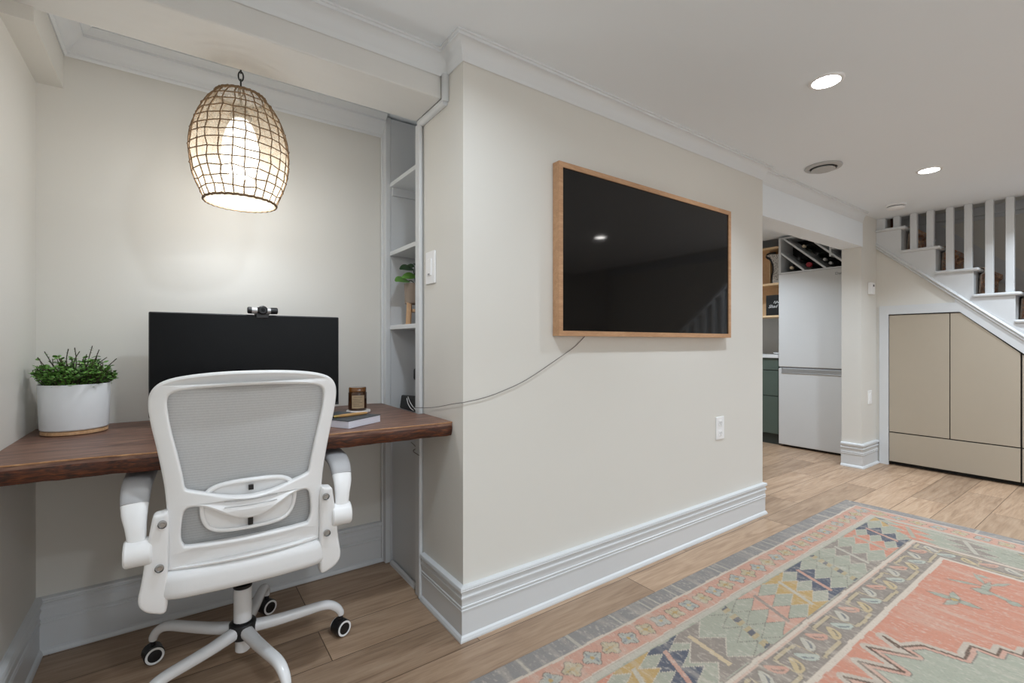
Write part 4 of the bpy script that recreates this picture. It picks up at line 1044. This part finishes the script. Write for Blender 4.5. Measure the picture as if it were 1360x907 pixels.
def wine_rack():
    t = thing('wine_rack', 'white wine rack with diagonal dividers on top of the refrigerator', 'wine rack', (5.15, 2.02, 1.7445))
    x0, x1 = 4.992, 5.26; y0, y1, z0, z1 = 1.722, 2.318, 1.7445, 2.112
    obj('side_panel', box(B(), x0, x1, y1-.022, y1, z0, z1, .001), TRIM, t)
    obj('bottom_panel', box(B(), x0, x1, y0, y1-.022, z0, z0+.014, .001), TRIM, t)
    obj('top_panel', box(B(), x0, x1, 1.862, y1-.022, z1-.014, z1, .001), TRIM, t)
    obj('step_panel', box(B(), x0, x1, 1.846, 1.862, 1.86, z1, .001), TRIM, t)
    obj('step_top', box(B(), x0, x1, y0, 1.846, 1.925, 1.938, .001), TRIM, t)
    obj('side_panel', box(B(), x0, x1, y0, y0+.015, z0+.014, 1.925, .001), TRIM, t)
    obj('back_panel', box(B(), x1, x1+.01, y0, y1, z0, z1), DARK, t)
    for (ya, za, yb, zb) in ((2.296, 1.957, 2.081, 1.7585), (2.27, 2.098, 1.895, 1.7585), (1.985, 2.015, 1.737, 1.785)):
        d = Vector((0, yb-ya, zb-za)).normalized(); n = Vector((0, -d.z, d.y))*.008
        a, c = Vector((0, ya, za)), Vector((0, yb, zb))
        obj('divider', prism(B(), [(p.y, p.z) for p in (a+n, c+n, c-n, a-n)], x0+.001, x1, 'x'), TRIM, t)
    # bottles lie in the channels, necks to the front
    spots = [(2.207, 1.801, CORK, 'dark bottle with cream cap in the lowest wedge of the wine rack', .0), (2.145, 1.885, BPLAS, 'dark-capped bottle in the middle channel of the wine rack', .02), (2.045, 1.811, REDF, 'red-foiled bottle in the middle channel of the wine rack', -.004),
             (2.098, 2.000, CORK, 'cream-capped bottle at the top of the long rack channel', .01), (1.980, 1.905, DMET, 'grey-capped bottle halfway down the long rack channel', .01), (1.908, 1.842, SILV, 'silver-capped bottle low in the long rack channel, beside the stack', 0), (1.863, 1.803, SILV, 'small silver-capped bottle lowest in the wine rack by the column', .01)]
    for i, (y, z, cap, lab, dx) in enumerate(spots):
        w = thing('wine_bottle', lab, 'wine bottle', (5.05, y, z), 'bottles in the wine rack')
        r0 = .0285
        b = B(); lathe(b, [(0, 5.25), (r0*.9, 5.25), (r0, 5.245), (r0, 5.13), (r0*.85, 5.105), (.0135, 5.075), (.0125, 5.035+dx), (0, 5.035+dx)], (0, y, z), 22, axis='x'); obj('glass', b, GLASSB, w, smooth=40)
        rc = .0145 if cap is not REDF else .024
        b = B(); lathe(b, [(0, 5.012+dx), (rc*.9, 5.012+dx), (rc, 5.015+dx), (rc, 5.045+dx), (.0126, 5.055+dx)], (0, y, z), 20, axis='x'); obj('cap', b, cap, w, smooth=40)
wine_rack()

# oak shelf box, its contents, worktop and green cabinet
t = thing('wall_shelf', 'light birch open wall shelf beyond the end of the television wall', 'shelf', (5.2, 2.6, 1.33))
sx0, sx1 = 5.03, 5.30
obj('top_board', box(B(), sx0, sx1, 2.325, 3.1, 2.022, 2.042, .001), BIRCH, t)
obj('shelf_board', box(B(), sx0, sx1, 2.325, 3.1, 1.645, 1.668, .001), BIRCH, t)
obj('bottom_board', box(B(), sx0, sx1, 2.325, 3.1, 1.315, 1.332, .001), BIRCH, t)
obj('back_board', box(B(), sx1, sx1+.012, 2.325, 3.1, 1.315, 2.042), BIRCH, t)
obj('divider', box(B(), sx0+.12, sx1, 2.475, 2.49, 1.668, 2.022), BIRCH, t)
t = thing('patterned_vase', 'black and white speckled curved ornament on the upper birch shelf', 'ornament', (5.1, 2.40, 1.669))
def zebra():
    m = bpy.data.materials.new('speckle'); m.use_nodes = True; nt = m.node_tree; N = nt.nodes; L = nt.links
    tc = N.new('ShaderNodeTexCoord'); v = N.new('ShaderNodeTexVoronoi'); v.inputs['Scale'].default_value = 85; L.new(tc.outputs['Object'], v.inputs['Vector'])
    r = ramp_nodes(nt, v.outputs['Distance'], [(.28, (.02, .018, .016)), (.36, (.55, .52, .48))]); L.new(r.outputs['Color'], N['Principled BSDF'].inputs['Base Color']); return m
ZEB = zebra()
out = [(2.335, 1.669), (2.405, 1.669), (2.408, 1.74), (2.396, 1.80), (2.402, 1.87), (2.432, 1.935), (2.468, 1.962), (2.44, 1.972), (2.39, 1.968), (2.335, 1.96)]
b = B(); prism(b, [(p.x, p.y) for p in smooth_path([(a, c, 0) for a, c in out], 4)], 5.06, 5.11, 'x'); obj('body', b, ZEB, t)
b = B(); sweep(b, [(5.085, p.x, p.y) for p in smooth_path([(a, c, 0) for a, c in out[1:9]], 4)], .027, .004, 8, (1, 0, 0)); obj('edge', b, BPLAS, t, smooth=60)
t = thing('black_box', 'black box with white script lettering on the lower birch shelf', 'box', (5.14, 2.41, 1.3325))
b = B(); box(b, 5.05, 5.22, 2.332, 2.472, 1.3325, 1.545, .003); obj('carton', b, BLKB, t)
b = text_bm('Shad', .046, .0005, .45); xform(b, Matrix.Translation((5.049, 2.448, 1.412)) @ Matrix.Rotation(R(-90), 4, 'Z') @ Matrix.Rotation(R(90), 4, 'X'))
sweep(b, [(5.0492, p.x, p.y) for p in smooth_path([(2.392, 1.458, 0), (2.382, 1.480, 0), (2.373, 1.468, 0), (2.379, 1.455, 0), (2.365, 1.465, 0), (2.358, 1.48, 0), (2.350, 1.46, 0), (2.342, 1.47, 0)], 5)], .0024, n=5)
obj('lettering', b, WHITE, t)
b = B(); box(b, 5.0, 5.655, 2.325, 3.19, .892, .925, .002); tag(obj('worktop', b, COUNT), 'white worktop over the green cabinet left of the refrigerator', 'worktop')
t = thing('base_cabinet', 'dark green drawer cabinet left of the refrigerator', 'cabinet', (5.3, 2.75, 0))
obj('carcass', box(B(), 5.04, 5.64, 2.328, 3.18, .105, .8915), GREEN, t)
for z0_, z1_ in ((.768, .886), (.502, .760), (.112, .494)): obj('drawer', box(B(), 5.018, 5.038, 2.331, 3.17, z0_, z1_, .002), GREEN, t)
obj('kickboard', box(B(), 5.045, 5.06, 2.328, 3.18, .0005, .1045), mat('kick_green', (.03, .038, .033), .6, noise=.05), t)
b = B(); lathe(b, [(0, .9255), (.04, .9255), (.062, .945), (.064, .947), (.06, .947), (.038, .93), (0, .93)], (5.12, 2.335+.03, 0), 28); tag(obj('small_dish', b, WPLAS, smooth=50), 'small white dish on the worktop by the refrigerator', 'dish')

# ------------------------------------------------------------------ camera, world, view
cam = bpy.data.cameras.new('camera'); co = bpy.data.objects.new('camera', cam); COL.objects.link(co)
cam.sensor_width = 36; cam.lens = 624/1360*36; cam.shift_y = 1.5/1360; cam.clip_start = .02
co.location = (0, 0, 1.05); co.rotation_euler = (R(90), 0, math.atan(874/624)-R(90))
SC.camera = co
w = bpy.data.worlds.new('world'); SC.world = w; w.use_nodes = True
w.node_tree.nodes['Background'].inputs['Color'].default_value = (.9, .95, 1, 1); w.node_tree.nodes['Background'].inputs['Strength'].default_value = .15
SC.view_settings.view_transform = 'Standard'; SC.view_settings.look = 'None'; SC.view_settings.gamma = 1; SC.view_settings.use_curve_mapping = False
SC.view_settings.exposure = -0.10
SC.cycles.max_bounces = 10; SC.cycles.diffuse_bounces = 6; SC.cycles.transparent_max_bounces = 12
SC.cycles.sample_clamp_indirect = 6
